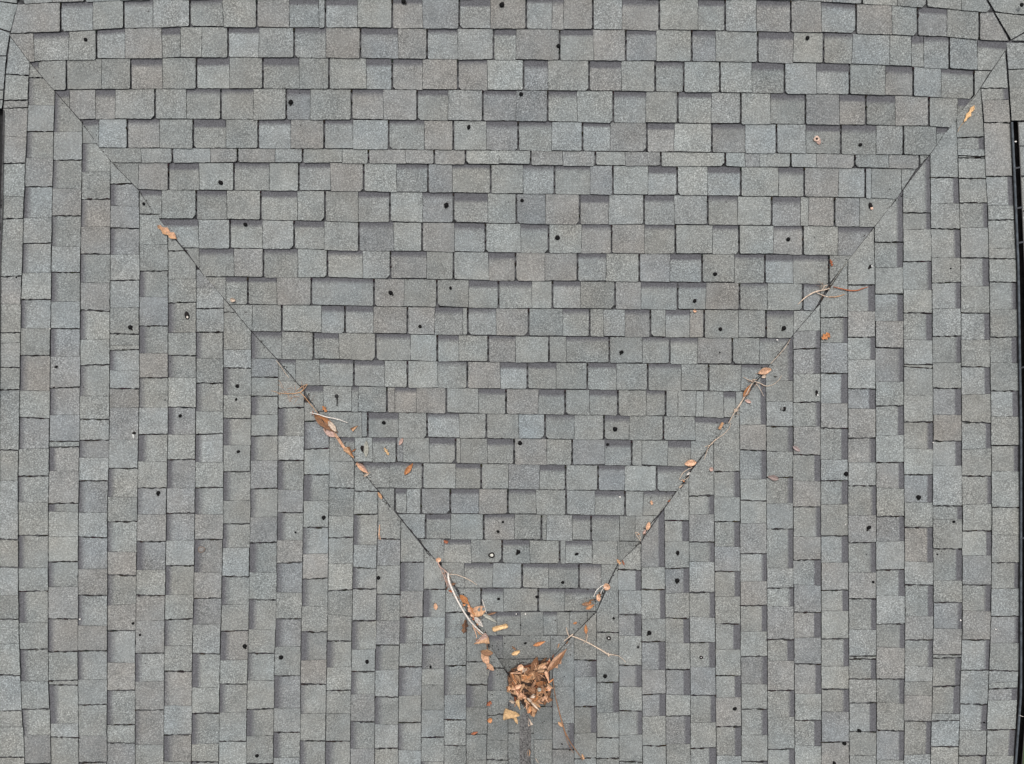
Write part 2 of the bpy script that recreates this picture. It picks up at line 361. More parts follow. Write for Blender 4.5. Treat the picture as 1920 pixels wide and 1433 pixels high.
# tokens: K open joint / s split at a zoomed y; A B C = y0 0, 480, 953
YSEG = dict(A=0, B=480, C=953)
LC = {
-1:"A s195l K420w K562b K605b s765b K915w s1100g K1225g B K115b s270g K430w s487l K625w K750l K1088g s1260l C K175g K330l s490g K622g s760w K935l K1135g s1225w K1395g s1500w K1640g",
0:"A s330g K437gD s590l K737gD s885b K1047lD s1220l K1363lD B s95g K245lD s405g K558bD s755w K908mD s1080g K1233gD s1380w C K153gD s335g K465wD s640g K790gD s968g K1125wD s1270m K1430gD s1580w K1740g",
1:"A s500gD s738l K897gD s1055b K1210gD s1380l B K93gD s255l K408mD s563m K738mD s890m K1038w K1070bD s1205b K1385gD C s20w s160w K300gD s440b K620bD K803w K965g K990wD s1205l K1283g s1440b K1600gD",
2:"A s650g s805wD s963g K1117bD s1270b K1423gD B s150b K307wD s467w K612gD s785g K915l K1032mD s1130l K1260mD C s25l K163mD s340b K488lD s658b K798lD s960l K1100g s1275b K1423gD s1590g K1740w",
3:"A s860g K1030mD s1155m K1278mD s1425l B K137l s290g K437w s500w K527lD s640l K743b s850m s1030l K1190gD s1350g C K75wD s245b K375gD s540b K685lD s865b K1020gD K1212w K1315m s1480g K1640l",
4:"A s1050g K1200w s1370g B K85gD s230m K393gD s545b K683wD s850l K1000gD s1150g K1300mD C s35b K187mD s345w K488b s630b K812lD s970b K1130bD s1325g K1480gD s1640w",
5:"A s1280w K1405g B s130g K262gD s430w K558gD s680w K848mD s1000w K1140mD s1300m C K28mD s180l K322wD s485w K622gD s770g K913bD s1105l K1268bD s1420g K1590l",
6:"B s80m s180l K295l K427gD s575g K713gD s870w K998lD s1155w K1297gD C s35b K175bD s360b K505mD s650l K815wD s1005w K1148gD s1320w K1420gD s1580l",
7:"B s240g K315g s525l K628gD s780w K910gD s1060g K1208gD s1370g C K88gD s222l K383gD s540g K687bD s850w K985gD s1145g K1305w s1450gD K1600g",
8:"B s400gD s575m K680w K785gD s890w K1008gD s1145m K1303gD C s50m K193gD s360w K513gD s680g K812wD s965w K1125gD s1275g K1430gD s1590w",
9:"B s560g s700g K850gD s1008l K1145gD s1310m C K25gD s180b K305mD s472g K620mD s775g K938mD s1120l K1255wD s1395l K1560gD",
10:"B s820g K925mD K1080w K1225gD s1370w C K108lD s255b K395gD s550g K693lD s850b K985gD s1150w K1303gD s1460b K1610g",
11:"B s960g s1150g K1300g C s45w K165g s310w K460g s600g K743wD s890w K1020g s1150g K1305gD s1460w K1620g",
12:"B s1100w K1318w C K35gD s205l K335lD K452l K630gD s790g K915gD s1040b K1195gD s1345m K1500gD",
13:"B s1250g C s70g K172m s320g K483gD s630m K767gD s905l K1057gD s1210l K1345w s1490gD K1640g",
14:"C s60g K303mD s465b K610gD s755g K887mD s1050g K1200gD s1355l K1500g s1650w",
15:"C s200g K455gD s610g K765bD s900w s990g s1130l K1283g s1420gD K1570l",
16:"C s350g K583gD s725g K882gD s1045l K1185g K1328g s1480wD K1630g",
17:"C s600g K860g K988gD s1115g K1265g s1410g K1550w",
18:"C s780g K895gD s1020g K1157g s1300g K1410g s1560w", 19:"C s900g K1090gD s1180g K1260g s1400g K1540g"}
RCOL = [
 [(1270,1001),(1600,1001)], [(1233,1036),(1600,1036)], [(1191,1077),(1600,1077)], [(1147,1119),(1433,1119),(1600,1119)],
 [(1057,1159),(1187,1160.7),(1433,1161.4),(1600,1162)], [(1015,1202),(1154,1203.3),(1433,1205.3),(1600,1206)],
 [(945,1246),(1154,1248),(1433,1249.5),(1600,1250)], [(898,1292),(1154,1293.4),(1288,1295),(1433,1295.7),(1600,1296)],
 [(835,1338.6),(1154,1341),(1288,1342.6),(1433,1343.6),(1600,1344)], [(781,1387.2),(1187,1389),(1433,1391),(1600,1392)],
 [(721,1436.8),(1154,1439),(1433,1440),(1600,1441)], [(627,1487.3),(953,1487.4),(1187,1489.3),(1433,1491),(1600,1492)],
 [(564,1538.5),(953,1539.5),(1433,1541),(1600,1542)], [(490,1590),(953,1590.4),(1187,1592),(1433,1593),(1600,1594)],
 [(425,1639),(480,1641),(953,1643.4),(1433,1644),(1600,1644)], [(355,1693),(480,1694),(953,1696),(1154,1697.6),(1433,1695.3),(1600,1694)],
 [(290,1744),(368,1745.5),(480,1747),(714,1750),(953,1750),(1187,1751),(1433,1745.5),(1600,1741)],
 [(218,1794),(301,1796.7),(368,1799),(480,1801.8),(714,1803),(953,1804.8),(1154,1805),(1321,1800.8),(1433,1797.4),(1600,1792)],
 [(150,1838),(230,1845),(335,1849),(402,1853),(480,1855),(714,1857.7),(953,1860.4),(1154,1858.7),(1254,1855.3),(1357,1851),(1433,1849.3),(1600,1844)],
 [(97,1884.5),(151,1889.5),(218,1894.5),(251,1896),(335,1899),(435,1903),(480,1905.6),(647,1909.6),(815,1912),(953,1914),(1187,1913),(1355,1906),(1433,1901),(1600,1893)]]
RC = {
0:"C s980g K1110g s1295g K1440g s1580g", 1:"C s800l s1000l s1205mD K1350b s1500g K1620g", 2:"C s720g K850mD s945l K1110gD s1260g K1400g s1550m",
3:"C s580g K695g s820g K975gD s1145w K1285w K1400g s1540g", 4:"C s320g K345lD s460l K595mD s715g K880mD s1000w K1135gD s1270g K1420g s1570m",
5:"C s170mD s330w K455gD s620g K748mD s905m K1042mD s1165w K1330g s1460gD K1600g",
6:"B s1400g C K70gD s185g K337mD s475g K617gD s755g K903mD s1045w K1163mD s1320g K1450g s1590m",
7:"B s1200g K1343gD C s35b K190gD s300l K472wD s610l K752gD s890m K1048gD s1200g K1343gD s1490g K1640m",
8:"B s1050g K1208gD s1350g C K75gD s215m K355gD s495w K648gD s790w K937gD s1060b K1223gD s1385l K1530g",
9:"B s880gD s945b K1088lD s1250w K1370g C s85b K255lD s410b K545gD s690w K830mD s985g K1125gD s1270g K1418gD s1560b",
10:"B s700g K675lD s815l K955gD s1095g K1240gD s1385l C K117gD s335l K447wD s550m K735gD s855b K1020gD s1170g K1350gD s1500m",
11:"B s420mD s390w K520mD s660w K820wD s955b K1115gD s1260b K1405gD C s160b K290lD s430m K583bD s725m K872bD s1040w K1188gD s1330w K1470g",
12:"B s240w K345gD s485m K658lD s825b K965gD s1140l K1258gD s1390g C K155lD s305b K460gD s575w K732gD s885w K1013gD s1140m K1310b s1450gD K1590m",
13:"B s20g K163gD s310b K455wD s580l K745mD s855b K1020bD s1155l K1287gD C s40m K193gD s360b K507gD s680l K828g K845gD K957l K1090lD K1252g s1385g K1530gD",
14:"A s1270gD K1357gD B s65g K213lD s365b K515mD s705w K840gD s1005w K1157bD s1300w C K47mD s185l K345gD s490l K648gD s780b K957gD s1090g K1245mD s1410g K1560m",
15:"A s1060gD K1193gD s1285g B K32gD s190w K320wD s470l K608g K625g s780g K930gD s1080w K1225mD s1380w C K108bD s300l K430gD s605b K738gD s885l s970g s1048b K1193gD s1380l K1530g",
16:"A s860g K995lD s1140l K1283gD B s10g K150lD s295l K450gD s598g K742mD s890b K1037lD s1175l K1400gD C s62g K228gD s405g K528mD s675b K820g K838gD K995gD s1150l K1190l K1335g s1480gD",
17:"A s640g K770gD s835g K875g K885g K1000g K1137gD s1275l B K12lD s170g K320lD s470g K622lD s775g K933gD s1080g K1233gD s1390w C K127wD s265b K430gD s575b K738lD K907l K1097lD s1245g K1385gD s1530b",
18:"A s440w K495gD s560b K688b K988lD s1150g K1232g s1390g B K17w K147gD s300g K455gD s598g K757lD s900g K1062gD s1205w K1408w C s150g K305gD s450l K605mD s755g K910l s975w K1010mD s1075w K1240gD s1385w K1540g"}
def cline(t):
    ys = [p[0] for p in t]; xs = [p[1] for p in t]
    return lambda y: float(np.interp(y, ys, xs))
def side(slope, xl, xr, st, plane, right, yval):
    cells = parse(st, YSEG)
    cells.sort(key=lambda c: c[1])
    if right and len(cells): y_s = yval(xr(cells[0][1])); cells[0] = (cells[0][0], min(cells[0][1], y_s-4))+cells[0][2:]
    for i, (ty, y0, tone, D) in enumerate(cells):
        nxt = cells[i+1] if i+1 < len(cells) else ('s', 1590, 'g', False)
        y1 = nxt[1]
        if y1-y0 < 2.5: continue
        g0 = 1.15 if ty == 'K' else .3; g1 = 1.15 if nxt[0] == 'K' else .3
        k0 = noise.noise(Vector((y0*.9, xl(y0)*.1, 5)))*2.2; k1 = noise.noise(Vector((y1*.9, xl(y1)*.1, 5)))*2.2
        am0 = 1.0 if ty == 'K' else .35; am1 = 1.0 if nxt[0] == 'K' else .35
        ga, gb = (.2, 1.05) if right else (1.05, .2)
        dx = random.gauss(0, .35)
        L = lambda y: xl(y)+ga+(dx if right else 0); R = lambda y: xr(y)-gb+(0 if right else dx)
        tl = (L(y0), y0+g0-k0); tr = (R(y0), y0+g0+k0); br = (R(y1), y1-g1+k1); bl = (L(y1), y1-g1-k1)
        c = edge(tl, tr, am0, 5)+edge(tr, br, .4)+edge(br, bl, am1, 5)+edge(bl, tl, .4)
        # cut at the valley
        xm = (xl(y0)+xr(y0))/2; xa, xb = xl(y0)-2, xr(y0)+2
        if y0 < yval(xa)+8 or y0 < yval(xb)+8:
            xa, xb = xl(y0), xr(y0); 
            c = clip(c, (xa, yval(xa)+.8), (xb, yval(xb)+.8), 1)
        if len(c) < 3 or abs(area(c)) < 14: continue
        W = xr(y0)-xl(y0); up = 0 if D else .0030; tw = random.gauss(0, .0012)
        if right:
            df = lambda u, v: xr(v)-u
        else:
            df = lambda u, v: u-xl(v)
        hf = lambda u, v: .0005+up+.0060*max(0, min(1.1, df(u, v)/W))+tw*(v-y0)/50
        if right: bw = 13.5*random.uniform(.85, 1.15); soft = random.choice((.05, .07, .12))
        else: bw = 17*random.uniform(.75, 1.15); soft = random.uniform(.16, .30)
        if not D: bw = 0
        slope.poly(c, plane, hf, vary(TONES[tone]), df, bw, soft, wall=.010+up)

roof = bpy.data.objects.new('roof', None); C.objects.link(roof); roof.location = (0, 0, 0)
tag(roof, 'weathered grey asphalt shingle roof whose slopes drain into two valleys', 'roof')
sC = Slope(); centre(sC)
sC.sheet([(120,-170),(62,-50),(33,8),(20,60)]+VLp[1:]+VRp[::-1][1:-1]+[(1894,78),(1849,0),(1755,-170)], PC, -.004)
sC.build('roof_slope', roof, 'middle slope of horizontal shingle courses')
sL = Slope()
ll = [cline(t) for t in LCOL]
le = cline(LEDGE)
def rnd_cells(y0=-120, y1=1580, p=35):
    out = ['A']; y = y0; k = 0
    while y < y1: out.append(('K' if k % 2 == 0 else 's')+str(0)); y += 50; k += 1
    return out
hipf = lambda y: float(np.interp(y, [-170,-50,8,60,116,190,205], [120,62,33,20,12,7,5]))
side(sL, lambda y: max(le(y), hipf(y)) if y < 205 else le(y), ll[0], LC[-1], PL, False, yVL)
for k in range(0, 20): side(sL, ll[k], ll[k+1], LC[k], PL, False, yVL)
sL.sheet([(6,-150)]+VLp[1:]+[(1001,1600),(-8,1600),(-10,953),(-2,480),(4,300),(6,205)], PL, -.004)
sL.build('roof_slope', roof, 'left slope of vertical shingle columns')
sR = Slope()
rl = [cline(t) for t in RCOL]
for k in range(0, 19): side(sR, rl[k], rl[k+1], RC[k], PR, True, yVR)
sR.sheet([(1001,1272)]+VRp[::-1][1:-1]+[(1889.5,151),(1896,251),(1903,435),(1909.6,647),(1914,953),(1913,1187),(1906,1355),(1901,1433),(1893,1600),(1001,1600)], PR, -.004)
sR.build('roof_slope', roof, 'right slope of vertical shingle columns')
# outer slopes beyond the hips
sO = Slope()
def quad(s, q, plane, tone, lift, bw=0):
    c = []
    for i in range(4): c += edge(q[i], q[(i+1) % 4], .4)
    s.poly(c, plane, lambda u, v: lift, vary(TONES[tone]), lambda u, v: 99, 0, .1, wall=.012)
for q, t_ in (([(-75,-140),(20,-120),(32,6),(-70,-8)],'w'), ([(-70,-6),(33,9),(19,59),(-70,30)],'w'), ([(-70,32),(18,62),(11,104),(-70,102)],'l'),
           ([(-70,105),(11,106),(6,168),(-70,168)],'l'), ([(-70,170),(6,170),(5,186),(-70,186)],'w'), ([(-70,188),(5,188),(3,203),(-70,203)],'l')):
    quad(sO, q, PL, t_, .006)
sO.sheet([(-80,-150),(30,-150),(34,6),(19,62),(6,190),(2,204),(-80,204)], PL, -.003)
sO.build('hip_shingles', roof, 'hip shingles past the left corner')
sO = Slope()
for q, t_ in (([(1775,-120),(1990,-120),(1990,30),(1900,26),(1866,21),(1853,0)],'w'), ([(1866,24),(1900,28),(1990,34),(1990,40),(1920,60),(1896,74)],'w'), ([(1898,76),(1918,64),(1990,44),(1990,78)],'g'),
              ([(1887,81),(1990,81),(1990,124),(1891,130)],'l'), ([(1891,132),(1990,126),(1990,225),(1897,226)],'g')):
    c = []
    for i in range(len(q)): c += edge(q[i], q[(i+1) % len(q)], .4)
    sO.poly(c, PR, lambda u, v: .007, vary(TONES[t_]), lambda u, v: 99, 0, .1, wall=.012)
for q, t_ in (([(1910,230),(1990,228),(1990,272),(1911,273)],'l'), ([(1911,275),(1990,275),(1990,330),(1914,329)],'l'), ([(1914,333),(1990,333),(1990,395),(1917,395)],'w'),
              ([(1917,397),(1990,397),(1990,480),(1920,480)],'l'), ([(1922,483),(1990,483),(1990,640),(1930,640)],'g')):
    quad(sO, q, PR, t_, .006)
for y in range(645, 1560, 90):
    quad(sO, [(1932, y), (1990, y), (1990, y+87), (1932, y+87)], PR, random.choice('lgw'), .006)
sO.sheet([(1780,-150),(1990,-150),(1990,227),(1897,227),(1889,130),(1885,92),(1894,76),(1849,0)], PR, -.003)
sO.sheet([(1909,227),(1990,227),(1990,1560),(1930,1560),(1930,640),(1919,470)], PR, -.003)
sO.build('hip_shingles', roof, 'hip shingles past the right corner')

# ------------------------------------------------------------ simple mesh object from lists
def mesh_obj(name, vs, fs, mat, parent=None, tone=None, smooth=False):
    me = bpy.data.meshes.new(name); me.from_pydata([tuple(v) for v in vs], [], fs); me.materials.append(mat)
    if tone is not None:
        ca = me.color_attributes.new('tone', 'FLOAT_COLOR', 'POINT')
        tt = tone if isinstance(tone, list) else [tone]*len(vs)
        ca.data.foreach_set('color', [c for t3 in tt for c in (t3[0], t3[1], t3[2], 1)])
    if smooth: me.polygons.foreach_set('use_smooth', [True]*len(me.polygons))
    me.update()
    o = bpy.data.objects.new(name, me); C.objects.link(o); o.parent = parent
    return o
mesh_obj('roof_deck', [PL.hit(-8,-150,-.03), PL.hit(1001,1600,-.03), PL.hit(-8,1600,-.03), PL.hit(1001,1290,-.03), PL.hit(2,40,-.05)], [(4,2,1,3)], M_EDGE, roof)
mesh_obj('roof_deck', [PR.hit(1880,60,-.05), PR.hit(1001,1290,-.03), PR.hit(1001,1600,-.03), PR.hit(1896,1600,-.03), PR.hit(1914,900,-.03), PR.hit(1897,300,-.03)], [(0,1,2,3,4,5)], M_EDGE, roof)
mesh_obj('roof_deck', [PL.hit(-85,-160,-.03), PL.hit(130,-160,-.10), PL.hit(40,300,-.03), PL.hit(8,206,-.03), PL.hit(-85,206,-.03)], [(0,4,3,2,1)], M_EDGE, roof)
mesh_obj('roof_deck', [PR.hit(1740,-160,-.10), PR.hit(1995,-160,-.03), PR.hit(1995,229,-.03), PR.hit(1880,229,-.03), PR.hit(1850,110,-.06)], [(0,4,3,2,1)], M_EDGE, roof)
# ---- gutter along the right edge
def strip(line, offs, plane):
    """line: (y, x) list; offs: (dx, h) cross-section; returns a swept open sheet with thickness"""
    vs, fs = [], []; m = len(offs)
    ys = list(np.arange(line[0][0], line[-1][0]+1, 30.0)); f = cline(line)
    for y in ys:
        for dx, h in offs: vs.append(plane.hit(f(y)+dx, y, h))
    for i in range(len(ys)-1):
        for j in range(m-1):
            fs.append((i*m+j, (i+1)*m+j, (i+1)*m+j+1, i*m+j+1))
    return vs, fs
GL = [(229,1897),(330,1902),(500,1909),(800,1914),(1300,1914),(1433,1904),(1580,1896)]
vs, fs = strip(GL, [(0,.012),(0,.004),(1,-.06),(10,-.06),(11.5,.006),(11.5,.014),(13,.014),(13,-.08),(-6,-.08),(-6,-.006),(-1,.012),(0,.012)], PR)
g = mesh_obj('gutter', vs, fs, M_GUT, roof); g['label'] = 'dark gutter trough at the right edge'
vs, fs = strip(GL, [(-1.8,-.03),(-1.8,.016),(-.2,.020),(2.6,.015),(2.6,.006),(-.2,.010),(-.2,-.03)], PR)
mesh_obj('lip', vs, fs, M_LIP, g)
for y in (316, 391, 456, 690, 1010):
    f = cline(GL); x = f(y); v8 = [PR.hit(x+a_, y+b_, h) for a_, b_, h in ((0,-1.2,.018),(13,-4,.018),(13,-1,.018),(0,1.6,.018),(0,-1.2,.012),(13,-4,.012),(13,-1,.012),(0,1.6,.012))]
    mesh_obj('strap', v8, [(0,1,2,3),(7,6,5,4),(0,4,5,1),(1,5,6,2),(2,6,7,3),(3,7,4,0)], M_STRAP, g)
vs, fs = strip([(206,-6),(400,-8),(480,-12),(1580,-20)], [(12,.012),(12,-.05),(0,-.06),(-10,-.06),(-11,.012),(-13,.012),(-13,-.08),(13,-.08),(13,.012),(12,.012)], PL)
g2 = mesh_obj('gutter', vs, fs, M_GUT, roof); g2['label'] = 'dark gutter trough at the left edge'
# worn trough where the side slopes meet
vs, fs = [], []
ys = np.arange(1336, 1600, 12.0)
for y in ys:
    wd = 11.0*min(1, (y-1320)/35)
    for q in range(7):
        t_ = q/6*2-1; u = 985+t_*wd+noise.noise(Vector((y*.05, q, 1)))*1.2
        pl = surf(u, y); vs.append(pl.hit(u, y, .0085+.010*(1-t_*t_)**.6*min(1, (y-1325)/50)))
for i in range(len(ys)-1):
    for q in range(6): fs.append((i*7+q, (i+1)*7+q, (i+1)*7+q+1, i*7+q+1))
M_TROUGH = plain('worn_valley_strip', (.102, .098, .095), .9, 110, .75)
tr = mesh_obj('valley_strip', vs, fs, M_TROUGH, roof, smooth=True); tr['label'] = 'dark worn strip running down the lower valley'

# dark open crack along each valley
def crack(line, wid, label):
    vs, fs = [], []; n = 0
    for i in range(len(line)-1):
        (x0, y0), (x1, y1) = line[i], line[i+1]; L = math.hypot(x1-x0, y1-y0); k = max(1, int(L/5))
        for q in range(k):
            t_ = q/k; x = x0+(x1-x0)*t_; y = y0+(y1-y0)*t_; nx, ny = (y1-y0)/L, -(x1-x0)/L
            w_ = float(np.interp(y, [a_ for a_, _ in wid], [b_ for _, b_ in wid]))*(1+.55*noise.noise(Vector((x*.11, y*.11, 2))))
            j = 1.1*noise.noise(Vector((x*.05, y*.05, 8)))
            for sgn in (-1, 1):
                u, v = x+nx*(j+sgn*w_/2), y+ny*(j+sgn*w_/2)
                vs.append(surf(u, v).hit(u, v, .0055 if noise.noise(Vector((x*.035, y*.035, 5))) > -.25 or 900 < y < 1010 else -.003))
            n += 1
    for i in range(n-1): fs.append((2*i, 2*i+2, 2*i+3, 2*i+1))
    o = mesh_obj('valley_crack', vs, fs, M_CRACK, roof); o['label'] = label
M_CRACK = plain('tar_crack', (.022, .021, .023), .9, 60, .5)
crack(VLp[1:-2], [(60,.7),(300,.8),(560,.9),(800,1.1),(940,1.6),(1010,2.2),(1060,.8),(1240,.7)], 'dark crack down the left valley')
crack(VRp[1:-2], [(90,.7),(300,.7),(420,.9),(560,1.0),(700,.8),(800,2.0),(850,1.2),(925,4.2),(970,1.6),(1260,.8)], 'dark crack down the right valley')
# ------------------------------------------------------------ ground far below the eaves
gs_ = 60
go = mesh_obj('ground', [(-gs_,-gs_,0),(gs_,-gs_,0),(gs_,gs_,0),(-gs_,gs_,0)], [(0,1,2,3)], M_GROUND); tag(go, kind='structure', label='lawn below the eaves')

# ------------------------------------------------------------ leaves, twigs, seeds
LT = dict(tan=(.46,.27,.15), peach=(.64,.38,.24), orange=(.48,.21,.085), brown=(.23,.12,.065), dark=(.075,.038,.022), pale=(.52,.41,.32),
          grey=(.36,.35,.30), pink=(.46,.31,.26), yellow=(.66,.43,.22), white=(.66,.60,.54), rust=(.33,.11,.05))
def frame(u, v):
    pl = surf(u, v); o = pl.hit(u, v); ex = (pl.hit(u+1, v)-o); s = ex.length; ex.normalize()
    n = pl.n; ey = n.cross(ex).normalized()
    return pl, o, ex, ey, n, s
def halfw(shape, t):
    if shape == 'oval': return math.sin(math.pi*min(1, max(0, t)))**.75
    if shape == 'lance': return math.sin(math.pi*t**.8)**1.1
    if shape == 'tri': return max(0.03, 1-t)*min(1, t*9+.25)
    if shape == 'fan': return (.08+.92*t**.8)*(1 if t < .93 else .9)
    if shape == 'strip': return .8 if .08 < t < .92 else .45
    if shape == 'round': return math.sqrt(max(.02, 1-(2*t-1)**2))
    if shape == 'rag': return math.sin(math.pi*t)**.5*(.7+.3*math.sin(t*17+1))
    return 1
def leaf(label, x0, y0, x1, y1, wpx, tone='tan', shape='oval', curl=.3, bend=.1, lift=.009, roll=0.0, group=None, name='leaf', cat='leaf', stem=0, two=None, nn=10):
    u, v = (x0+x1)/2, (y0+y1)/2
    pl = surf(u, v); a_ = pl.hit(x0, y0); b_ = pl.hit(x1, y1); L = (b_-a_).length; o = (a_+b_)/2
    d = (b_-a_).normalized(); n = pl.n; sd_ = n.cross(d).normalized(); W = wpx*(CAMZ-o.z)/FP/2
    if roll: n2 = (n*math.cos(roll)+sd_*math.sin(roll)); sd_ = (sd_*math.cos(roll)-n*math.sin(roll)); n_ = n2
    else: n_ = n
    c = LT[tone] if isinstance(tone, str) else tone; kk = random.uniform(.74, 1.04); c = (c[0]*kk, c[1]*kk, c[2]*kk); c2 = LT[two] if two else None
    NW = 6; top = []; cols = []; sdn = random.random()*90
    for i in range(nn+1):
        t = i/nn; hw = W*halfw(shape, t)*(1+.16*noise.noise(Vector((t*5, sdn, 0))))
        for j in range(NW+1):
            s_ = j/NW*2-1
            jag = 1+(.14*noise.noise(Vector((t*14, s_*3, sdn))) if abs(s_) == 1 else 0)
            cr = noise.noise(Vector((t*3, s_*1.6, sdn+7)))
            z = 1.25*curl*W*(s_*s_)*hw/max(W, 1e-6) + bend*L*(2*t-1)**2 + .10*W*cr - (.10*W*(1-abs(s_)) if abs(s_) < .4 else 0)
            p = d*((t-.5)*L) + sd_*(s_*hw*jag) + n_*z
            top.append(p)
            k = 1+.22*cr-(.22 if abs(s_) < .1 else 0)-(.32 if abs(s_) == 1 else 0)-(.25 if i in (0, nn) else 0)+(.12*math.sin(t*34+abs(s_)*5) if shape != 'strip' else 0)  # rim and ends darkened: contact shade painted into the leaf colour
            cc = c if not c2 or s_ > 0 else c2
            cols.append(tuple(min(.9, q*k) for q in cc))
    mn = min(p.dot(n) for p in top)
    base = o + n*(lift-mn)
    th = .0007
    vs = [p for p in top]+[p-n_*th for p in top]; cols = cols+cols
    m = NW+1; K = len(top); fs = []
    for i in range(nn):
        for j in range(NW):
            q = (i*m+j, (i+1)*m+j, (i+1)*m+j+1, i*m+j+1); fs.append(q); fs.append(tuple(K+x for x in q[::-1]))
    bd = [i*m for i in range(nn+1)]+[nn*m+j for j in range(1, m)]+[i*m+NW for i in range(nn-1, -1, -1)]+[j for j in range(NW-1, 0, -1)]
    for i in range(len(bd)):
        p, q = bd[i], bd[(i+1) % len(bd)]; fs.append((p, K+p, K+q, q))
    ob = mesh_obj(name, vs, fs, M_LEAF, None, cols, smooth=True); ob.location = base
    tag(ob, label, cat, group)
    if stem:
        sp = [d*(-.5*L)+n*.001, d*(-.5*L-stem*.5*(CAMZ-o.z)/FP)+n*.003+sd_*stem*.0002, d*(-.5*L-stem*(CAMZ-o.z)/FP)]
        tube('stem', sp, [.0012, .001, .0008], tuple(x*.6 for x in c), parent=ob)
    return ob
def tube(name, pts, rad, col, parent=None, mat=None, seg=7, sub=5, wob=0.0):
    P = [Vector(p) for p in pts]; out = []; rr = []
    for i in range(len(P)-1):
        p0 = P[max(0, i-1)]; p1 = P[i]; p2 = P[i+1]; p3_ = P[min(len(P)-1, i+2)]
        for k in range(sub):
            t = k/sub; t2, t3 = t*t, t*t*t
            out.append(.5*((2*p1)+(-p0+p2)*t+(2*p0-5*p1+4*p2-p3_)*t2+(-p0+3*p1-3*p2+p3_)*t3)); rr.append(rad[i]*(1-t)+rad[i+1]*t)
    out.append(P[-1]); rr.append(rad[-1])
    if wob: out = [p+Vector((noise.noise(p*60), noise.noise(p*60+Vector((9,0,0))), 0))*wob for p in out]
    vs, fs, cols = [], [], []
    for i, p in enumerate(out):
        tg = (out[min(i+1, len(out)-1)]-out[max(i-1, 0)]).normalized()
        a1 = tg.cross(Vector((0, 0, 1)));
        a1 = a1.normalized() if a1.length > 1e-4 else Vector((1, 0, 0)); a2 = tg.cross(a1)
        for k in range(seg):
            an = 2*math.pi*k/seg; r = rr[i]*(1+.15*noise.noise(Vector((i*.7, k, 0))))
            vs.append(p+a1*math.cos(an)*r+a2*math.sin(an)*r)
            s_ = 1+.25*noise.noise(Vector((i*.4, k*.3, 4))); cols.append(tuple(min(.9, q*s_) for q in col))
    for i in range(len(out)-1):
        for k in range(seg): fs.append((i*seg+k, (i+1)*seg+k, (i+1)*seg+(k+1) % seg, i*seg+(k+1) % seg))
    fs.append(tuple(range(seg))[::-1]); fs.append(tuple((len(out)-1)*seg+k for k in range(seg)))
    return mesh_obj(name, vs, fs, mat or M_TWIG, parent, cols, smooth=True)
def twig(label, lines, tone='pale', lift=.012, name='twig', cat='twig', group=None):
    """lines: list of [(x, y, radius_px), ...]; the first is the stem, the others are branches"""
    o0 = None; root = None
    for li, ln in enumerate(lines):
        pts = []; rad = []
        for i, (u, v, r) in enumerate(ln):
            pl = surf(u, v); s_ = (CAMZ-pl.hit(u, v).z)/FP
            pts.append(pl.hit(u, v, lift+r*s_*.5+(.003*math.sin(i*2.1)))); rad.append(r*s_*.8)
        if li == 0:
            o0 = pts[0].copy(); root = tube(name, [p-o0 for p in pts], rad, LT[tone] if isinstance(tone, str) else tone, wob=.0012); root.location = o0; tag(root, label, cat, group)
        else:
            b_ = tube('branch', [p-o0 for p in pts], rad, LT[tone] if isinstance(tone, str) else tone, parent=root, wob=.0012)
    return root

# ---- leaves lying in and around the valleys
leaf('crumpled tan leaf in the upper left valley, highest leaf on that side', 296,424,333,450,17,'peach','rag',.5,.06,two='tan')
leaf('curled orange leaf with a grey end in the upper right valley corner', 1806,231,1826,199,10,'yellow','rag',.6,.05,stem=20)
lf = leaf('large glossy brown leaf under a pale twig in the left valley', 588,776,634,812,19,'orange','lance',.55,.06,two='brown')
leaf('pale oval leaf resting on the large glossy brown leaf', 617,787,633,807,10,'pale','oval',.2,.05,lift=.024)
leaf('thin translucent pink leaf beneath the large glossy brown leaf', 606,802,629,819,14,'pink','oval',.15,.02,lift=.008)
leaf('narrow forked tan leaf pointing down the left valley below the glossy leaf', 626,811,648,844,6,'peach','strip',.4,.03)
leaf('brown cone shaped leaf wedged in the left valley crack', 650,837,665,859,15,'brown','tri',.5,.03,two='tan')
leaf('rolled pinkish brown leaf in the left valley beside a pale sliver', 667,867,691,888,10,'pink','lance',.8,.05,two='peach')
leaf('pale pointed sliver at the lower end of the rolled pinkish leaf', 681,894,695,884,5,'pale','lance',.3,.02)
leaf('small folded brown leaf right of the large glossy leaf', 660,805,672,797,9,'brown','tri',.6,.05,two='tan')
leaf('slender orange leaf standing alone right of the left valley', 759,889,775,867,10,'orange','lance',.5,.05)
leaf('small ragged orange leaf left of the dark slot and below the seed', 721,838,730,853,7,'yellow','rag',.3,.05)
leaf('small pink leaf half across a dark slot near the left valley', 749,834,756,820,7,'pink','oval',.3,.05)
leaf('long greyish white dead leaf standing beside a black hole', 688,824,687,857,9,'grey','oval',.35,.03)
leaf('little tan leaf in the left valley between the sliver and the black crack', 708,922,716,936,5.5,'tan','oval',.4,.03)
leaf('broad tan leaf at the head of the long twig in the right valley', 1419,699,1445,691,13,'peach','oval',.3,.07,stem=4)
leaf('small pale leaf tip directly under the broad tan right valley leaf', 1428,708,1437,705,6,'pale','oval',.3,.03)
leaf('dark reddish brown leaf lying along the left side of the twig', 1392,744,1407,719,10,'orange','lance',.5,.04,two='brown')
leaf('small pink leaf on the right side of the right valley twig', 1397,750,1409,755,7,'pink','oval',.3,.03)
leaf('tan grey capsule shaped leaf left of the black valley crack', 1347,804,1354,791,7,'tan','strip',.6,.05)
leaf('tan leaf with a dark midrib, widest leaf of the lower right valley', 1282,869,1305,865,14,'peach','oval',.25,.07)
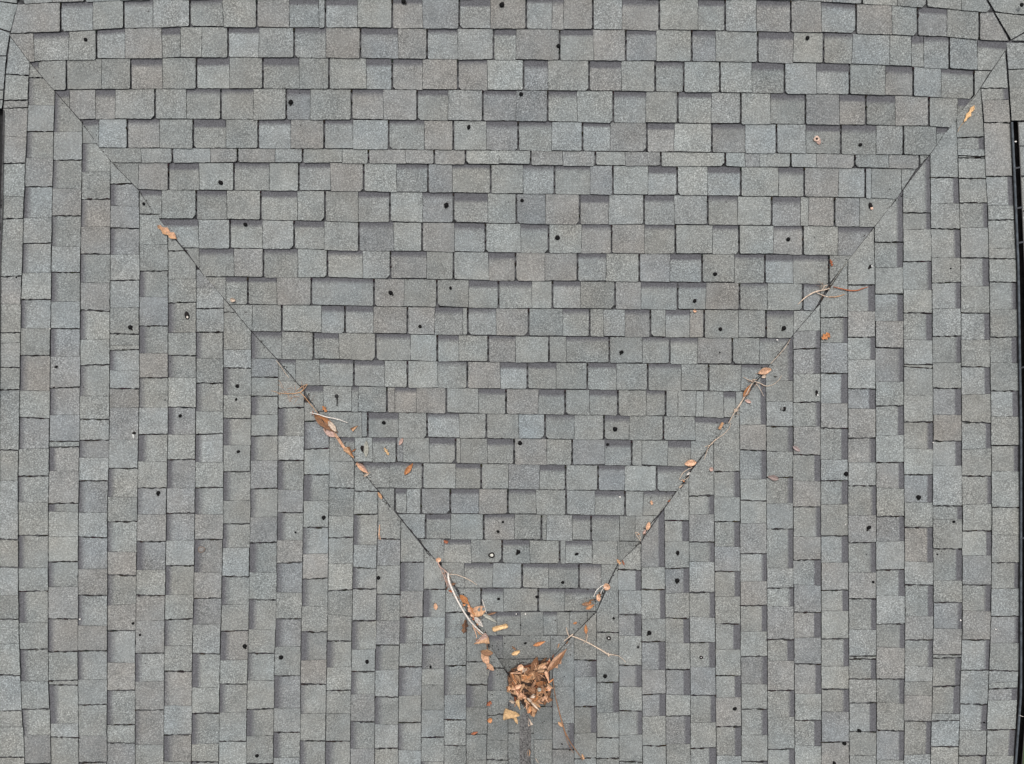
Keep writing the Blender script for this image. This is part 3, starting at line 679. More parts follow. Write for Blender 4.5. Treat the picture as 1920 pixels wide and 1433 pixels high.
leaf('small dull pink leaf beside the shingle edge right of the midrib leaf', 1330,879,1338,880,8,'pink','round',.4,.03)
leaf('white flake between two bowed twigs', 1286,890,1293,884,6,'white','rag',.4,.03)
leaf('pale sliver at the top of the black crack in the right valley', 1273,915,1281,908,3.2,'pale','lance',.4,.02)
leaf('tiny red flake above the right valley on a middle slope tab', 1220,937,1222,946,7,'peach','rag',.4,.03)
leaf('peach oval leaf in the right valley below the black crack', 1212,993,1217,977,8.5,'peach','oval',.3,.06)
leaf('small reddish crumb just below the peach oval leaf', 1205,1000,1210,992,7,'pink','rag',.5,.03)
leaf('bright orange ragged leaf alone on the right slope', 1540,636,1556,626,15,'orange','rag',.5,.06)
leaf('tiny red brown crumb under a course edge near the right valley top', 1555,486,1559,500,6,'rust','rag',.5,.03)
leaf('small orange brown crumb above the pale main twig, on a slot', 832,1012,841,1016,9,'rust','rag',.5,.03)
leaf('round peach leaf bit at the top of the fibrous stalk', 818,1050,827,1046,9,'peach','round',.4,.03)
leaf('small oval orange leaf on the left slope beside the main pale twig', 815,1130,817,1143,8,'peach','oval',.3,.05)
leaf('small orange brown leaf near the end of a course by the right valley', 1156,1047,1164,1057,7,'tan','rag',.5,.03)
leaf('round orange leaf at the top of the forked white stalks', 1132,1097,1145,1101,13,'peach','round',.35,.04)
leaf('peach oval leaf hanging below the round orange leaf', 1122,1113,1124,1127,9,'peach','oval',.3,.04)
leaf('curved tan leaf, upper of the pair below the white stalks', 1090,1131,1111,1128,8,'tan','lance',.6,.08,two='brown')
leaf('curved tan leaf, lower of the pair below the white stalks', 1099,1141,1116,1132,7,'tan','lance',.5,.05,two='orange')
leaf('slender orange leaf hanging from a stalk above the forked twig', 1100,1188,1099,1169,6.5,'orange','lance',.4,.04,stem=14)
leaf('blunt orange tan leaf right of the main pale twig', 923,1178,952,1170,12,'yellow','strip',.4,.05)
leaf('big tan brown leaf against the middle of the main pale twig', 880,1148,911,1140,20,'peach','oval',.4,.07,two='tan')
leaf('pointed orange leaf right of the main pale twig, topmost of its cluster', 861,1114,879,1133,11,'orange','lance',.5,.05)
leaf('crumpled orange leaf crossing the middle of the main pale twig', 876,1131,888,1158,12,'orange','rag',.5,.06,lift=.011,two='peach')
leaf('thin brown leaf at the right tip of the twig cluster', 913,1151,932,1146,5,'brown','lance',.5,.04)
leaf('white pointed leaf below the big tan brown leaf', 888,1155,905,1175,9,'white','lance',.4,.05)
leaf('greyish translucent leaf reaching right from the twig cluster', 903,1148,933,1166,8,'grey','lance',.2,.03)
leaf('dark crumpled leaf left of the main pale twig', 872,1160,868,1187,13,'dark','rag',.6,.05,two='brown')
leaf('triangular brown leaf just under the end of the main pale twig', 914,1192,887,1206,24,'tan','tri',.45,.06,two='pink')
leaf('brown leaf folded over its neighbour below the triangular leaf', 899,1219,923,1223,12,'tan','oval',.5,.05,lift=.016,two='brown')
leaf('rounded tan leaf in the chain below the main pale twig', 902,1222,915,1243,14,'peach','oval',.4,.05)
leaf('lowest tan leaf in the chain below the main pale twig', 910,1241,925,1256,9,'peach','oval',.4,.05)
leaf('tan leaf lying free above the leaf pile, left of the orange curved one', 959,1225,975,1218,9,'yellow','oval',.5,.04)
leaf('dark stalked leaf scrap behind the free tan leaf above the pile', 960,1210,968,1217,5,'brown','rag',.5,.04)
leaf('orange curved leaf above the leaf pile', 999,1208,1023,1200,8,'orange','lance',.6,.08)
leaf('yellowish fan shaped leaf with pleats lower left of the leaf pile', 973,1339,943,1336,24,'yellow','fan',.25,.04)
leaf('narrow yellowish point torn from the fan shaped leaf', 962,1340,970,1357,6,'yellow','lance',.4,.03)
leaf('small pale triangular leaf directly below the leaf pile', 993,1359,990,1345,12,'pale','tri',.4,.04)
leaf('small tan leaf beside the long dark stem', 1047,1352,1057,1361,7,'tan','oval',.4,.04)
leaf('dark red curled leaf left of the leaf pile', 911,1321,920,1313,11,'rust','rag',.7,.06)
leaf('round rust coloured leaf left of the fan shaped leaf', 913,1350,922,1348,9,'orange','round',.4,.03)
leaf('flat red brown leaf bit in an open joint lower left of the pile', 882,1375,896,1371,5,'rust','lance',.4,.03)
leaf('dull tan leaf bit on the dark worn strip', 990,1416,990,1403,6,'tan','oval',.3,.03,lift=.014)
leaf('tan leaf bit at the bottom end of the long dark stem', 1092,1412,1096,1423,6,'tan','rag',.4,.04)
leaf('tiny cream brown leaf curl near the middle of the left valley', 433,561,443,563,8,'pale','round',.7,.05)
leaf('tiny round rusty leaf bit beside a seed on the right of the middle slope', 1299,582,1305,584,5,'peach','round',.4,.03)
leaf('faded translucent pink leaf, lower of two on the right slope', 1439,893,1461,898,10,(.27,.20,.18),'oval',.15,.02,lift=.014)
leaf('faded translucent pink leaf, upper of two on the right slope', 1486,836,1500,846,8,(.26,.20,.19),'oval',.15,.02,lift=.014)
leaf('small red dried blossom above the large glossy brown leaf', 606,760,614,772,9,'orange','rag',.6,.05)
leaf('tiny brown scrap at the top of the pale right valley stick', 1376,770,1384,768,6,'pale','round',.5,.05)

# ---- the leaf pile
PILE = [(954,1258),(966,1244),(985,1240),(1003,1237),(1031,1232),(1037,1250),(1035,1280),(1038,1308),(1024,1311),(1012,1322),(1006,1341),(996,1333),(975,1322),(955,1305)]
def inside(x, y, P=PILE):
    r = False
    for i in range(len(P)):
        (xa, ya), (xb, yb) = P[i], P[i-1]
        if (ya > y) != (yb > y) and x < (xb-xa)*(y-ya)/(yb-ya)+xa: r = not r
    return r
vs, fs = [], []; cx, cy = 995, 1283; R_ = 8; S_ = len(PILE)*2
ring = []
for i in range(len(PILE)):
    a_, b_ = PILE[i], PILE[(i+1) % len(PILE)]; ring += [a_, ((a_[0]+b_[0])/2, (a_[1]+b_[1])/2)]
for k in range(R_):
    f = 1-k/R_
    for (x, y) in ring:
        u, v = cx+(x-cx)*f*.93, cy+(y-cy)*f*.93
        vs.append(surf(u, v).hit(u, v, .004+.020*(1-f*f)+.006*noise.noise(Vector((u*.2, v*.2, 0)))))
vs.append(surf(cx, cy).hit(cx, cy, .024))
for k in range(R_-1):
    for i in range(S_): fs.append((k*S_+i, k*S_+(i+1) % S_, (k+1)*S_+(i+1) % S_, (k+1)*S_+i))
for i in range(S_): fs.append(((R_-1)*S_+i, (R_-1)*S_+(i+1) % S_, len(vs)-1))
o0 = vs[-1].copy()
mo = mesh_obj('leaf_litter', [p-o0 for p in vs], fs, M_LEAF, None, (.035,.02,.014), smooth=True); mo.location = o0  # rotted litter, its colour also darkened as shade in the pile's gaps
tag(mo, 'dark rotted leaf litter, gap shade put into its colour, under the brown leaf pile in the lower valley', 'leaf litter', kind='stuff')
GP = 'dry leaves heaped in the lower valley'
PT = ['tan','tan','peach','orange','brown','brown','brown','brown','dark','dark','rust','tan']
cnt = 0
rs = random.Random(5); random.seed(11)
while cnt < 108:
    x, y = rs.uniform(950, 1042), rs.uniform(1232, 1344)
    if not inside(x, y): continue
    cnt += 1
    L = rs.choice((10, 15, 19, 24)) if cnt < 75 else rs.choice((17, 22, 27, 32)); an = rs.uniform(0, math.pi*2); dx, dy = math.cos(an)*L/2, math.sin(an)*L/2
    dc = math.hypot((x-995)/42, (y-1283)/52)
    hh = .010+.030*max(0, 1-dc*dc)*min(1, cnt/70)+rs.uniform(0, .006)
    tn = rs.choice(PT) if cnt > 50 else rs.choice(['dark','brown','rust','brown'])  # lower layer gets dark tones: shade between leaves put into their colour
    kf = rs.uniform(.7, 1.2) if cnt < 60 else rs.uniform(1.0, 1.5); t3 = tuple(c*kf for c in LT[tn])
    leaf('small dry brown leaf heaped in the pile where the valleys meet', x-dx, y-dy, x+dx, y+dy, rs.choice((4, 6, 8, 10)) if cnt < 75 else rs.choice((7, 9, 12, 14)), t3, rs.choice(('oval','lance','lance','tri','rag')), rs.uniform(.5, 1.3), rs.uniform(-.05, .18), lift=hh, roll=rs.uniform(-.9, .9), group=GP, nn=7)
big = [('long folded tan leaf rising from the upper right of the leaf pile', 1030,1253,1068,1210,13,'peach','lance',.7,.04,.045,'brown'),
 ('broad tan leaf flap under the long folded leaf of the pile', 1036,1249,1056,1231,16,'peach','rag',.3,.04,.036,None),
 ('tan capped leaf on the top edge of the pile left of the folded leaf', 1002,1246,1026,1233,10,'tan','lance',.5,.05,.044,None),
 ('tan pointed leaf running down from the folded leaf', 1028,1252,1034,1277,9,'peach','tri',.5,.04,.046,None),
 ('brown wide leaf in the upper middle of the pile', 983,1265,1003,1250,17,'brown','oval',.3,.06,.038,'tan'),
 ('round tan leaf at the upper left corner of the pile', 966,1250,978,1245,12,'peach','round',.3,.06,.036,None),
 ('small pale leaf beside the round tan leaf at the pile top left', 974,1256,984,1248,8,'pale','oval',.3,.04,.040,None),
 ('striped tan leaf upright on the left side of the pile', 960,1260,974,1276,9,'tan','lance',.5,.03,.036,'brown'),
 ('second upright brown leaf at the left edge of the pile', 955,1258,964,1280,7,'orange','strip',.5,.03,.032,'brown'),
 ('thin pale stalk like leaf along the top left of the pile', 953,1257,976,1257,3,'peach','strip',.4,.02,.042,None),
 ('long pointed tan leaf reaching the left edge of the pile', 976,1278,953,1289,8,'peach','lance',.5,.04,.042,None),
 ('narrow tan leaf leaning on the long pointed leaf', 978,1276,966,1302,7,'tan','tri',.5,.04,.044,None),
 ('white leaf near the middle of the pile', 989,1301,1000,1296,7,'pale','oval',.3,.06,.054,None),
 ('brown ball shaped leaf next to the white leaf', 998,1306,1014,1300,11,'orange','round',.3,.05,.048,None),
 ('pale thin leaf pointing out of the lower right of the pile', 997,1305,1017,1327,5,'pale','lance',.5,.03,.050,None),
 ('pale curved leaf sliver below the middle of the pile', 983,1302,995,1312,5,'pale','lance',.5,.03,.050,None),
 ('yellowish triangular leaf at the lower left of the pile', 966,1308,972,1327,9,'yellow','tri',.4,.03,.034,None),
 ('small white and pink leaf at the left lower edge of the pile', 953,1311,963,1315,8,'pale','rag',.4,.03,.022,None),
 ('tan leaf with a sharp point at the right lower edge of the pile', 1012,1310,1032,1300,9,'peach','rag',.4,.03,.040,None),
 ('thin tan point sticking out below the right edge of the pile', 1026,1304,1032,1314,3,'peach','lance',.4,.02,.036,None),
 ('long tan strip standing on the right side of the pile', 1020,1277,1029,1303,6,'tan','lance',.5,.03,.046,'brown'),
 ('round tan leaf on the right edge of the pile', 1027,1289,1036,1285,9,'peach','round',.4,.04,.034,None),
 ('grey green round leaf on the right half of the pile', 1012,1289,1019,1286,7,'grey','round',.3,.04,.046,None),
 ('rounded brown leaf, lowest of the pile', 1000,1340,1004,1331,9,'tan','round',.4,.04,.024,None),
 ('brown oval leaf in the lower tip of the pile, left of its neighbour', 986,1333,992,1318,10,'tan','oval',.4,.05,.034,'orange'),
 ('brown oval leaf in the lower tip of the pile, above the lowest one', 992,1318,1002,1330,10,'brown','oval',.4,.05,.036,'tan'),
 ('light oval leaf in the upper right pocket of the pile', 1007,1250,1021,1247,9,'tan','oval',.3,.05,.046,None),
 ('light oval leaf just above the pocket leaf of the pile', 1013,1243,1023,1240,8,'peach','oval',.3,.05,.047,None),
 ('dark brown leaf lying diagonally at the heart of the pile', 990,1285,1002,1262,7,'dark','lance',.6,.04,.050,'brown')]
for (lb, a0, b0, a1, b1, wd, tn, sh, cu, be, li, tw_) in big:
    leaf(lb, a0, b0, a1, b1, wd, tn, sh, cu, be, lift=li, two=tw_)
# dry grass blades and stalks woven through the pile
for i in range(34):
    x, y = rs.uniform(962, 1030), rs.uniform(1250, 1322)
    if not inside(x, y): continue
    L = rs.uniform(12, 32); an = rs.uniform(-.9, .9)+math.pi/2*rs.choice((0.6, 1, 1)); dx, dy = math.cos(an)*L/2, math.sin(an)*L/2
    dc = math.hypot((x-995)/42, (y-1283)/52); h0 = .022+.026*max(0, 1-dc*dc)
    twig('thin dry stalk woven through the brown leaf pile', [[(x-dx, y-dy, .45), (x+rs.uniform(-3, 3), y+rs.uniform(-3, 3), .6), (x+dx, y+dy, .35)]], rs.choice(('tan','brown','orange','peach')), lift=h0, name='dry_stalk', cat='stalk', group='dry stalks in the leaf pile')

# overlapping scraps trailing up both lower valleys
for (gname, lab, path, n_, sc_) in (('leaf scraps in the lower left valley', 'small brown leaf scrap tangled along the lower left valley twig', [(834,1080),(846,1102),(866,1128),(884,1150),(897,1182),(903,1208),(916,1246)], 30, 5),
        ('leaf scraps in the lower right valley', 'small brown leaf scrap caught along the lower right valley', [(1036,1228),(1068,1196),(1104,1134),(1124,1112),(1137,1098),(1201,1006),(1216,984),(1282,893)], 15, 4),
        ('leaf scraps in the middle left valley', 'small brown leaf scrap beside the glossy leaf in the left valley', [(585,772),(606,788),(640,826),(658,848),(682,880)], 10, 4)):
    xs_ = [p[0] for p in path]; q_ = np.linspace(0, len(path)-1, n_)
    for q in q_:
        i = min(int(q), len(path)-2); f = q-i; x = path[i][0]*(1-f)+path[i+1][0]*f+random.gauss(0, sc_); y = path[i][1]*(1-f)+path[i+1][1]*f+random.gauss(0, sc_)
        L = random.choice((5, 7, 9, 12)); an = random.uniform(0, 6.28); kf = random.uniform(.7, 1.1)
        leaf(lab, x-math.cos(an)*L/2, y-math.sin(an)*L/2, x+math.cos(an)*L/2, y+math.sin(an)*L/2, random.choice((2, 3, 4.5)), tuple(c*kf for c in LT[random.choice(('brown','dark','tan','rust','orange'))]), random.choice(('lance','rag','oval')), random.uniform(.4, 1.1), .08, lift=random.uniform(.008, .013), roll=random.uniform(-.5, .5), group=gname, nn=6)
# ---- twigs
twig('long pale forked twig down the lower left valley', [[(840,1074,2.0),(842,1090,2.8),(850,1110,2.3),(862,1134,2.0),(874,1154,2.0),(888,1172,1.8),(910,1192,1.0)]], 'white', .016)
twig('thin tan twig arching right from the top of the long pale twig', [[(842,1077,.7),(856,1078,.9),(870,1083,.9),(884,1090,.8),(894,1097,.5)]], 'pale', .012)
twig('fibrous brown stalk above the long pale twig', [[(820,1051,1.0),(825,1063,1.6),(832,1068,1.2),(842,1078,1.3)], [(825,1063,.6),(834,1085,1),(840,1103,.8)], [(832,1068,.6),(838,1090,.8),(843,1102,.6)]], 'pink')
twig('short white twig standing above the big tan brown leaf', [[(904,1124,.6),(908,1136,.9),(912,1150,.7)]], 'white')
twig('pair of tan stalks under the lower end of the long pale twig', [[(886,1172,.9),(891,1184,1),(894,1196,.8)], [(890,1178,.6),(899,1187,.9),(908,1194,.7)]], 'peach', .010)
twig('grey brown forked twig right of and above the leaf pile', [[(1058,1202,1.1),(1068,1194,1.5),(1075,1189,1.2)], [(1062,1177,1.4),(1064,1187,1.1),(1067,1193,1.0)], [(1070,1192,1.1),(1084,1197,1.5),(1100,1204,1.4),(1120,1215,1.5),(1132,1222,1.9),(1140,1227,1.9),(1150,1228,1.2),(1160,1230,.8)], [(1141,1224,.6),(1141,1229,2.2),(1142,1231,1.2)], [(1160,1230,.7),(1167,1236,.6),(1173,1242,.5)], [(1094,1207,.3),(1099,1202,.8),(1102,1190,.7)]], 'pale')
twig('long dark stem trailing from the leaf pile to the bottom edge', [[(1037,1272,.7),(1040,1300,.9),(1046,1325,1.2),(1052,1348,1.4),(1060,1374,1.7),(1070,1393,1.1),(1082,1410,.9),(1093,1426,.7)], [(1058,1370,.5),(1064,1392,.6),(1075,1412,.5)]], 'brown')
twig('two white stalks bending down from the round orange leaf', [[(1113,1119,.7),(1117,1110,1.0),(1124,1102,1.0),(1133,1096,1.0)], [(1126,1114,.6),(1130,1105,.8),(1136,1101,.8)]], 'white')
twig('branched root like twig crossing the left slope beside the valley', [[(523,737,.6),(540,738,.9),(552,738,1.0),(564,735,1.0),(572,727,.8),(577,720,.5)], [(562,736,.8),(571,744,.9),(582,758,.8),(594,773,.6)], [(555,734,.5),(566,726,.7),(575,721,.6)], [(508,733,.3),(518,735,.5),(526,741,.6)], [(540,737,.4),(541,744,.4),(549,748,.3)], [(566,733,.5),(569,727,.6),(570,722,.4)]], 'tan')
twig('faint thin stalk on a tab above the root like twig', [[(518,676,.4),(527,688,.7),(535,700,.6),(542,709,.4)]], 'pale', .010)
twig('straight pale twig lying across the large glossy brown leaf', [[(581,774,.9),(596,777,1.2),(612,782,1.2),(632,786,1.0),(652,793,.6)]], 'white', .028)
twig('pale bowed twig reaching down left from the right valley tangle', [[(1496,571,.7),(1504,563,1.3),(1516,554,1.6),(1530,547,1.7),(1545,544,1.4),(1556,541,.8)], [(1540,546,.7),(1546,537,1.0),(1551,535,.9)], [(1531,549,.7),(1543,554,1.0),(1556,558,.9)]], 'pale')
twig('long reddish curved twig pointing right from the right valley', [[(1562,538,.7),(1576,541,1.3),(1592,545,1.6),(1606,545,1.5),(1618,541,1.2),(1628,538,.6)]], 'rust')
twig('short tan twig below the reddish curved twig', [[(1554,557,.9),(1566,557,1.1),(1575,555,1.0),(1584,552,.6)]], 'tan')
twig('very thin straight stalk up the right valley above the tangle', [[(1557,535,.4),(1568,519,.45),(1579,503,.45),(1589,490,.4)]], 'grey', .011)
twig('very thin pale stalk in the right valley above the broad tan leaf', [[(1482,636,.4),(1472,652,.6),(1458,668,.6),(1445,682,.5)]], 'pale', .011)
twig('long thin stick with spidery top along the right valley', [[(1411,718,1.0),(1403,732,1.2),(1396,745,1.2),(1387,758,1.2),(1378,772,1.1),(1366,794,.8)], [(1412,714,.8),(1425,719,.9),(1437,724,.9),(1450,721,.6),(1460,713,.5),(1466,704,.4)], [(1393,707,.4),(1403,712,.8),(1413,717,.9)], [(1418,720,.6),(1424,728,.6),(1432,743,.4)], [(1408,714,.8),(1414,712,.8),(1420,712,.5)], [(1394,744,.8),(1390,756,.8),(1378,774,.8)]], 'pale')
twig('pale forked stalk below the black crack of the right valley', [[(1370,793,.5),(1367,803,.7),(1357,814,.7),(1343,824,.9),(1330,836,.8),(1324,850,.7),(1320,862,.4)], [(1342,823,.8),(1334,833,.8),(1322,838,.6)]], 'pale', .012)
twig('pair of bowed pale stalks below the midrib leaf', [[(1274,899,.6),(1279,889,.9),(1288,881,.9),(1298,877,.6)], [(1275,902,.5),(1284,900,.7),(1292,894,.6)]], 'pale')
twig('loop of tan stalk at the lower end of the right valley crack', [[(1191,998,.6),(1194,1005,.8),(1201,1014,.7)], [(1192,998,.6),(1198,1001,.7),(1201,1010,.6)]], 'pale')
twig('tan stick lying upright in a joint on the left slope', [[(712,984,.7),(711,997,.9),(713,1012,.6)], [(713,990,.5),(710,1002,.7),(711,1012,.4)]], 'peach')
twig('thin stalk hanging under the last leaf of the left valley chain', [[(918,1254,.6),(916,1262,.7),(915,1268,.4)]], 'grey')
twig('short pale needle near the bottom edge by the worn strip', [[(1004,1422,.5),(1007,1427,.7),(1010,1431,.4)]], 'pale')
twig('thin white needle near the lower right gutter', [[(1911,1341,.4),(1915,1343,.5),(1919,1344,.3)]], 'white', .03)

def fibres(root, cx_, cy_, rad, n, tone, L=14):
    o0 = root.location
    for i in range(n):
        an = random.uniform(0, 6.28); u, v = cx_+random.gauss(0, rad), cy_+random.gauss(0, rad*.6); pts = []
        for q in range(4):
            pts.append(surf(u, v).hit(u, v, .012+random.uniform(0, .006))-o0); an += random.gauss(0, .5); u += math.cos(an)*L/3; v += math.sin(an)*L/3
        tube('fibre', pts, [.0004, .0006, .0005, .0003], LT[tone], parent=root, seg=5, sub=3)
TW = {o['label']: o for o in C.objects if o.get('category') == 'twig'}
def tw(k): return next(o for l_, o in TW.items() if k in l_)
fibres(tw('root like'), 545, 738, 12, 12, 'orange'); fibres(tw('root like'), 562, 752, 16, 8, 'brown')
fibres(tw('bowed twig reaching'), 1548, 541, 7, 9, 'brown'); fibres(tw('spidery top'), 1415, 716, 7, 8, 'brown'); fibres(tw('spidery top'), 1384, 772, 4, 4, 'brown', 9)
fibres(tw('fibrous brown'), 838, 1082, 5, 8, 'brown'); fibres(tw('pair of tan stalks'), 872, 1172, 5, 10, 'dark'); fibres(tw('two white stalks'), 1105, 1128, 6, 6, 'brown', 9)
# ---- small black seeds and other specks
def blob(name, u, v, rx, ry, hh, col, lift=.006, rot=0.0, seedn=0, mat=None, parent=None, origin=None, rough=.22):
    pl, o, ex, ey, n, s_ = frame(u, v); bm = bmesh.new(); bmesh.ops.create_icosphere(bm, subdivisions=2, radius=1)
    for vt in bm.verts:
        k = 1+rough*noise.noise(vt.co*1.7+Vector((seedn, 0, 0)))
        a1 = vt.co.x*k*rx*s_; b1 = vt.co.y*k*ry*s_
        ca, sa = math.cos(rot), math.sin(rot)
        vt.co = ex*(a1*ca-b1*sa)+ey*(a1*sa+b1*ca)+n*(vt.co.z*hh*s_)
    me = bpy.data.meshes.new(name); bm.to_mesh(me); bm.free(); me.materials.append(mat or M_SEED)
    ca_ = me.color_attributes.new('tone', 'FLOAT_COLOR', 'POINT'); ca_.data.foreach_set('color', [c for _ in me.vertices for c in (col[0], col[1], col[2], 1)])
    me.polygons.foreach_set('use_smooth', [True]*len(me.polygons))
    ob = bpy.data.objects.new(name, me); C.objects.link(ob); ob.location = o+n*(lift+hh*s_*.5)
    if parent: ob.parent = parent; ob.location = ob.location-parent.location
    return ob
SEEDS = [(757,3,4.5),(941,10,5),(1513,72,4.2),(1047,87,4.2),(546,192,5),(977,177,4),(879,239,4.6),(415,343,5),(837,385,4.6),(979,376,3.4),(461,421,3.8),
(1045,446,4.8),(1340,514,4.4),(733,549,4.4),(845,540,3.6),(788,612,3.8),(1302,564,4),(1350,617,4),(1469,615,4.4),(1165,660,4.2),(1349,661,2),(720,792,3.8),
(1153,804,4.6),(975,830,4.6),(1139,833,3),(445,724,4),(443,749,3.2),(447,847,3.6),(106,688,3.6),(245,614,4.8),(338,780,3.6),(297,924,4.6),(607,970,4.2),
(972,1034,4.6),(1081,1038,3.8),(934,996,3),(943,978,2.4),(1055,1091,3.4),(935,1122,2.8),(1007,1118,3.6),(709,1083,4),(459,1211,4.4),(527,1232,4.6),(688,1240,4.2),(250,1168,3.4),
(482,1416,3.8),(1270,1088,4.6),(1271,1036,4.2),(1629,989,5),(1722,932,5),(1586,888,4.4),(1531,735,3.4),(1470,768,3.8),(1477,449,3.8),(1612,272,3.6),
(1632,500,3.6),(1218,1186,4.4),(1197,1212,2.2),(1135,1267,4),(1378,1328,4.6),(1611,1369,4.4),(1583,1393,4),(1564,1430,4.6),(985,1205,3),(807,1250,3),(270,383,3.4),
(1637,1091,2.6),(1667,355,1.8),(32,521,2.4),(263,1190,2.6),(162,75,3.6),(1757,1039,2),(1782,504,1.8),(976,1171,2),(554,998,2),(310,750,1.8),(403,878,1.4),(1526,445,1.4),(1845,1354,2.2),(1151,1159,2.4),(1788,978,3),(1914,10,4),(1567,683,1.3),(790,3,0)]
SEEDS = [s for s in SEEDS if s[2] > 0]
def place(u, v):
    pl = surf(u, v)
    if pl is PC:
        r = next((r for r in range(0, 26) if v < rline(r)(u)), 25)
        return ('C', r)
    ls = ll if pl is PL else rl
    k = sum(1 for f in ls if f(v) < u)
    return ('L', k) if pl is PL else ('R', 19-k)
groups = {}
for s_ in SEEDS: groups.setdefault(place(s_[0], s_[1]), []).append(s_)
ORD = ['first','second','third','fourth','fifth','sixth','seventh','eighth','ninth','tenth','eleventh','twelfth','thirteenth','fourteenth','fifteenth','sixteenth','seventeenth','eighteenth','nineteenth','twentieth','twenty first','twenty second','twenty third','twenty fourth','twenty fifth','twenty sixth','twenty seventh']
for (sd_, k), lst in groups.items():
    lst.sort(key=lambda q: q[0] if sd_ == 'C' else q[1])
    for i, (u, v, r) in enumerate(lst):
        sz = 'large' if r >= 4.4 else ('small' if r > 2.6 else 'tiny')
        if sd_ == 'C': where = 'in the %s shingle course from the top%s' % (ORD[k], '' if len(lst) == 1 else ', %s from the left' % ORD[i])
        else: where = 'in the %s shingle column from the %s edge%s' % (ORD[max(0, k)], 'left' if sd_ == 'L' else 'right', '' if len(lst) == 1 else ', %s from the top' % ORD[i])
        el = random.choice((1.0, .95, .9, .85, .7))
        o = blob('seed', u, v, r*1.0, r*el, r*.55, (.006, .006, .006), lift=.005, rot=random.uniform(0, 3), seedn=u*.37)
        tag(o, '%s black seed %s' % (sz, where), 'seed', 'black seeds scattered over the shingles')
        if r > 4 and random.random() < .5:
            blob('husk', u+random.uniform(-4, 4), v+r*.9, r*.5, r*.4, r*.3, (.02, .018, .016), lift=.006, rot=random.uniform(0, 3), seedn=v, parent=o)
# ring shaped and pale specks
def ring_thing(label, u, v, R, r, col, incol, name='seed_cup', cat='seed cup', outline=(.03,.02,.015)):
    pl, o, ex, ey, n, s_ = frame(u, v); vs, fs = [], []; A, B = 20, 8
    for i in range(A):
        th = 2*math.pi*i/A
        for j in range(B):
            ph = 2*math.pi*j/B; rr = R+r*math.cos(ph); k = 1+.08*math.sin(th*3+u)
            vs.append((ex*math.cos(th)*rr*k+ey*math.sin(th)*rr*k*.92)*s_+n*(r*math.sin(ph)*s_*.8))
    for i in range(A):
        for j in range(B): fs.append((i*B+j, ((i+1) % A)*B+j, ((i+1) % A)*B+(j+1) % B, i*B+(j+1) % B))
    ob = mesh_obj(name, vs, fs, M_SEED, None, col, smooth=True); ob.location = o+n*(.009); tag(ob, label, cat)
    blob('core', u, v, R-r*.4, (R-r*.4)*.9, r*.7, incol, lift=.006, seedn=u, parent=ob)
    return ob
ring_thing('cream ring shaped seed cup with dark centre near the upper right', 1530, 261, 3.9, 2.0, (.55,.40,.32), (.02,.015,.012))
leaf('thin reddish scrap under the cream ring shaped seed cup', 1531,258,1536,272,9,'pink','oval',.1,.0,lift=.007)
ring_thing('black ring seed cup holding a white core above the main twig', 922, 1040, 4.8, 1.5, (.012,.011,.01), (.58,.56,.50))
ring_thing('small black ring with white speck right of the forked twig', 1142, 1196, 2.8, 1.5, (.012,.011,.01), (.6,.58,.55))
ring_thing('black ringed white bead low on the right slope', 1315, 1232, 2.3, 1.2, (.012,.011,.01), (.55,.52,.52))
ring_thing('pale round disc outline low on the left slope', 378, 1030, 6.0, .8, (.22,.17,.14), (.20,.19,.18))
ring_thing('tiny hollow ring right of the forked twig tip', 1197, 1213, 1.8, .7, (.05,.05,.05), (.15,.15,.15))
def chip(label, u, v, parts, name='seed_husk', cat='seed husk'):
    root = None
    for i, (dx, dy, rx, ry, col, rot) in enumerate(parts):
        o = blob(name if i == 0 else 'kernel', u+dx, v+dy, rx, ry, min(rx, ry)*.6, col, lift=.006+.003*i, rot=rot, seedn=u+i, parent=root)
        if root is None: root = o; tag(o, label, cat)
DK = (.014,.012,.011)
chip('dark split husk showing a cream kernel in the upper left slope', 351, 592, [(0,0,4.5,8,DK,.2),(0,-3,2,2.6,(.5,.42,.33),0),(1,3,2.2,3.4,(.55,.50,.44),.2)])
chip('black husk with an orange bead near the upper right valley', 1631, 388, [(0,-2,3.6,6,DK,.4),(1.5,3,2.8,2.8,(.75,.5,.38),0)])
chip('white chip beside a black fleck in the middle of the left slope', 251, 816, [(1,-4,4,3,DK,.1),(0,2,2.4,5,(.5,.5,.48),.2)])
chip('black curl with a white bead beside the top of the twig tangle', 1632, 501, [(-2,1,2.2,4.6,DK,-.5),(2,-1,1.8,2.4,(.45,.45,.43),0)])
chip('black and white fleck at a joint on the right slope', 1531, 738, [(0,0,2.2,4.2,DK,-.3),(2,3,1.4,1.8,(.7,.68,.65),0)])
chip('dark round stain like husk right of a seed on the right slope', 1467, 766, [(4,0,3,3.6,DK,0),(-1,1,3.4,3,(.16,.16,.155),0)])
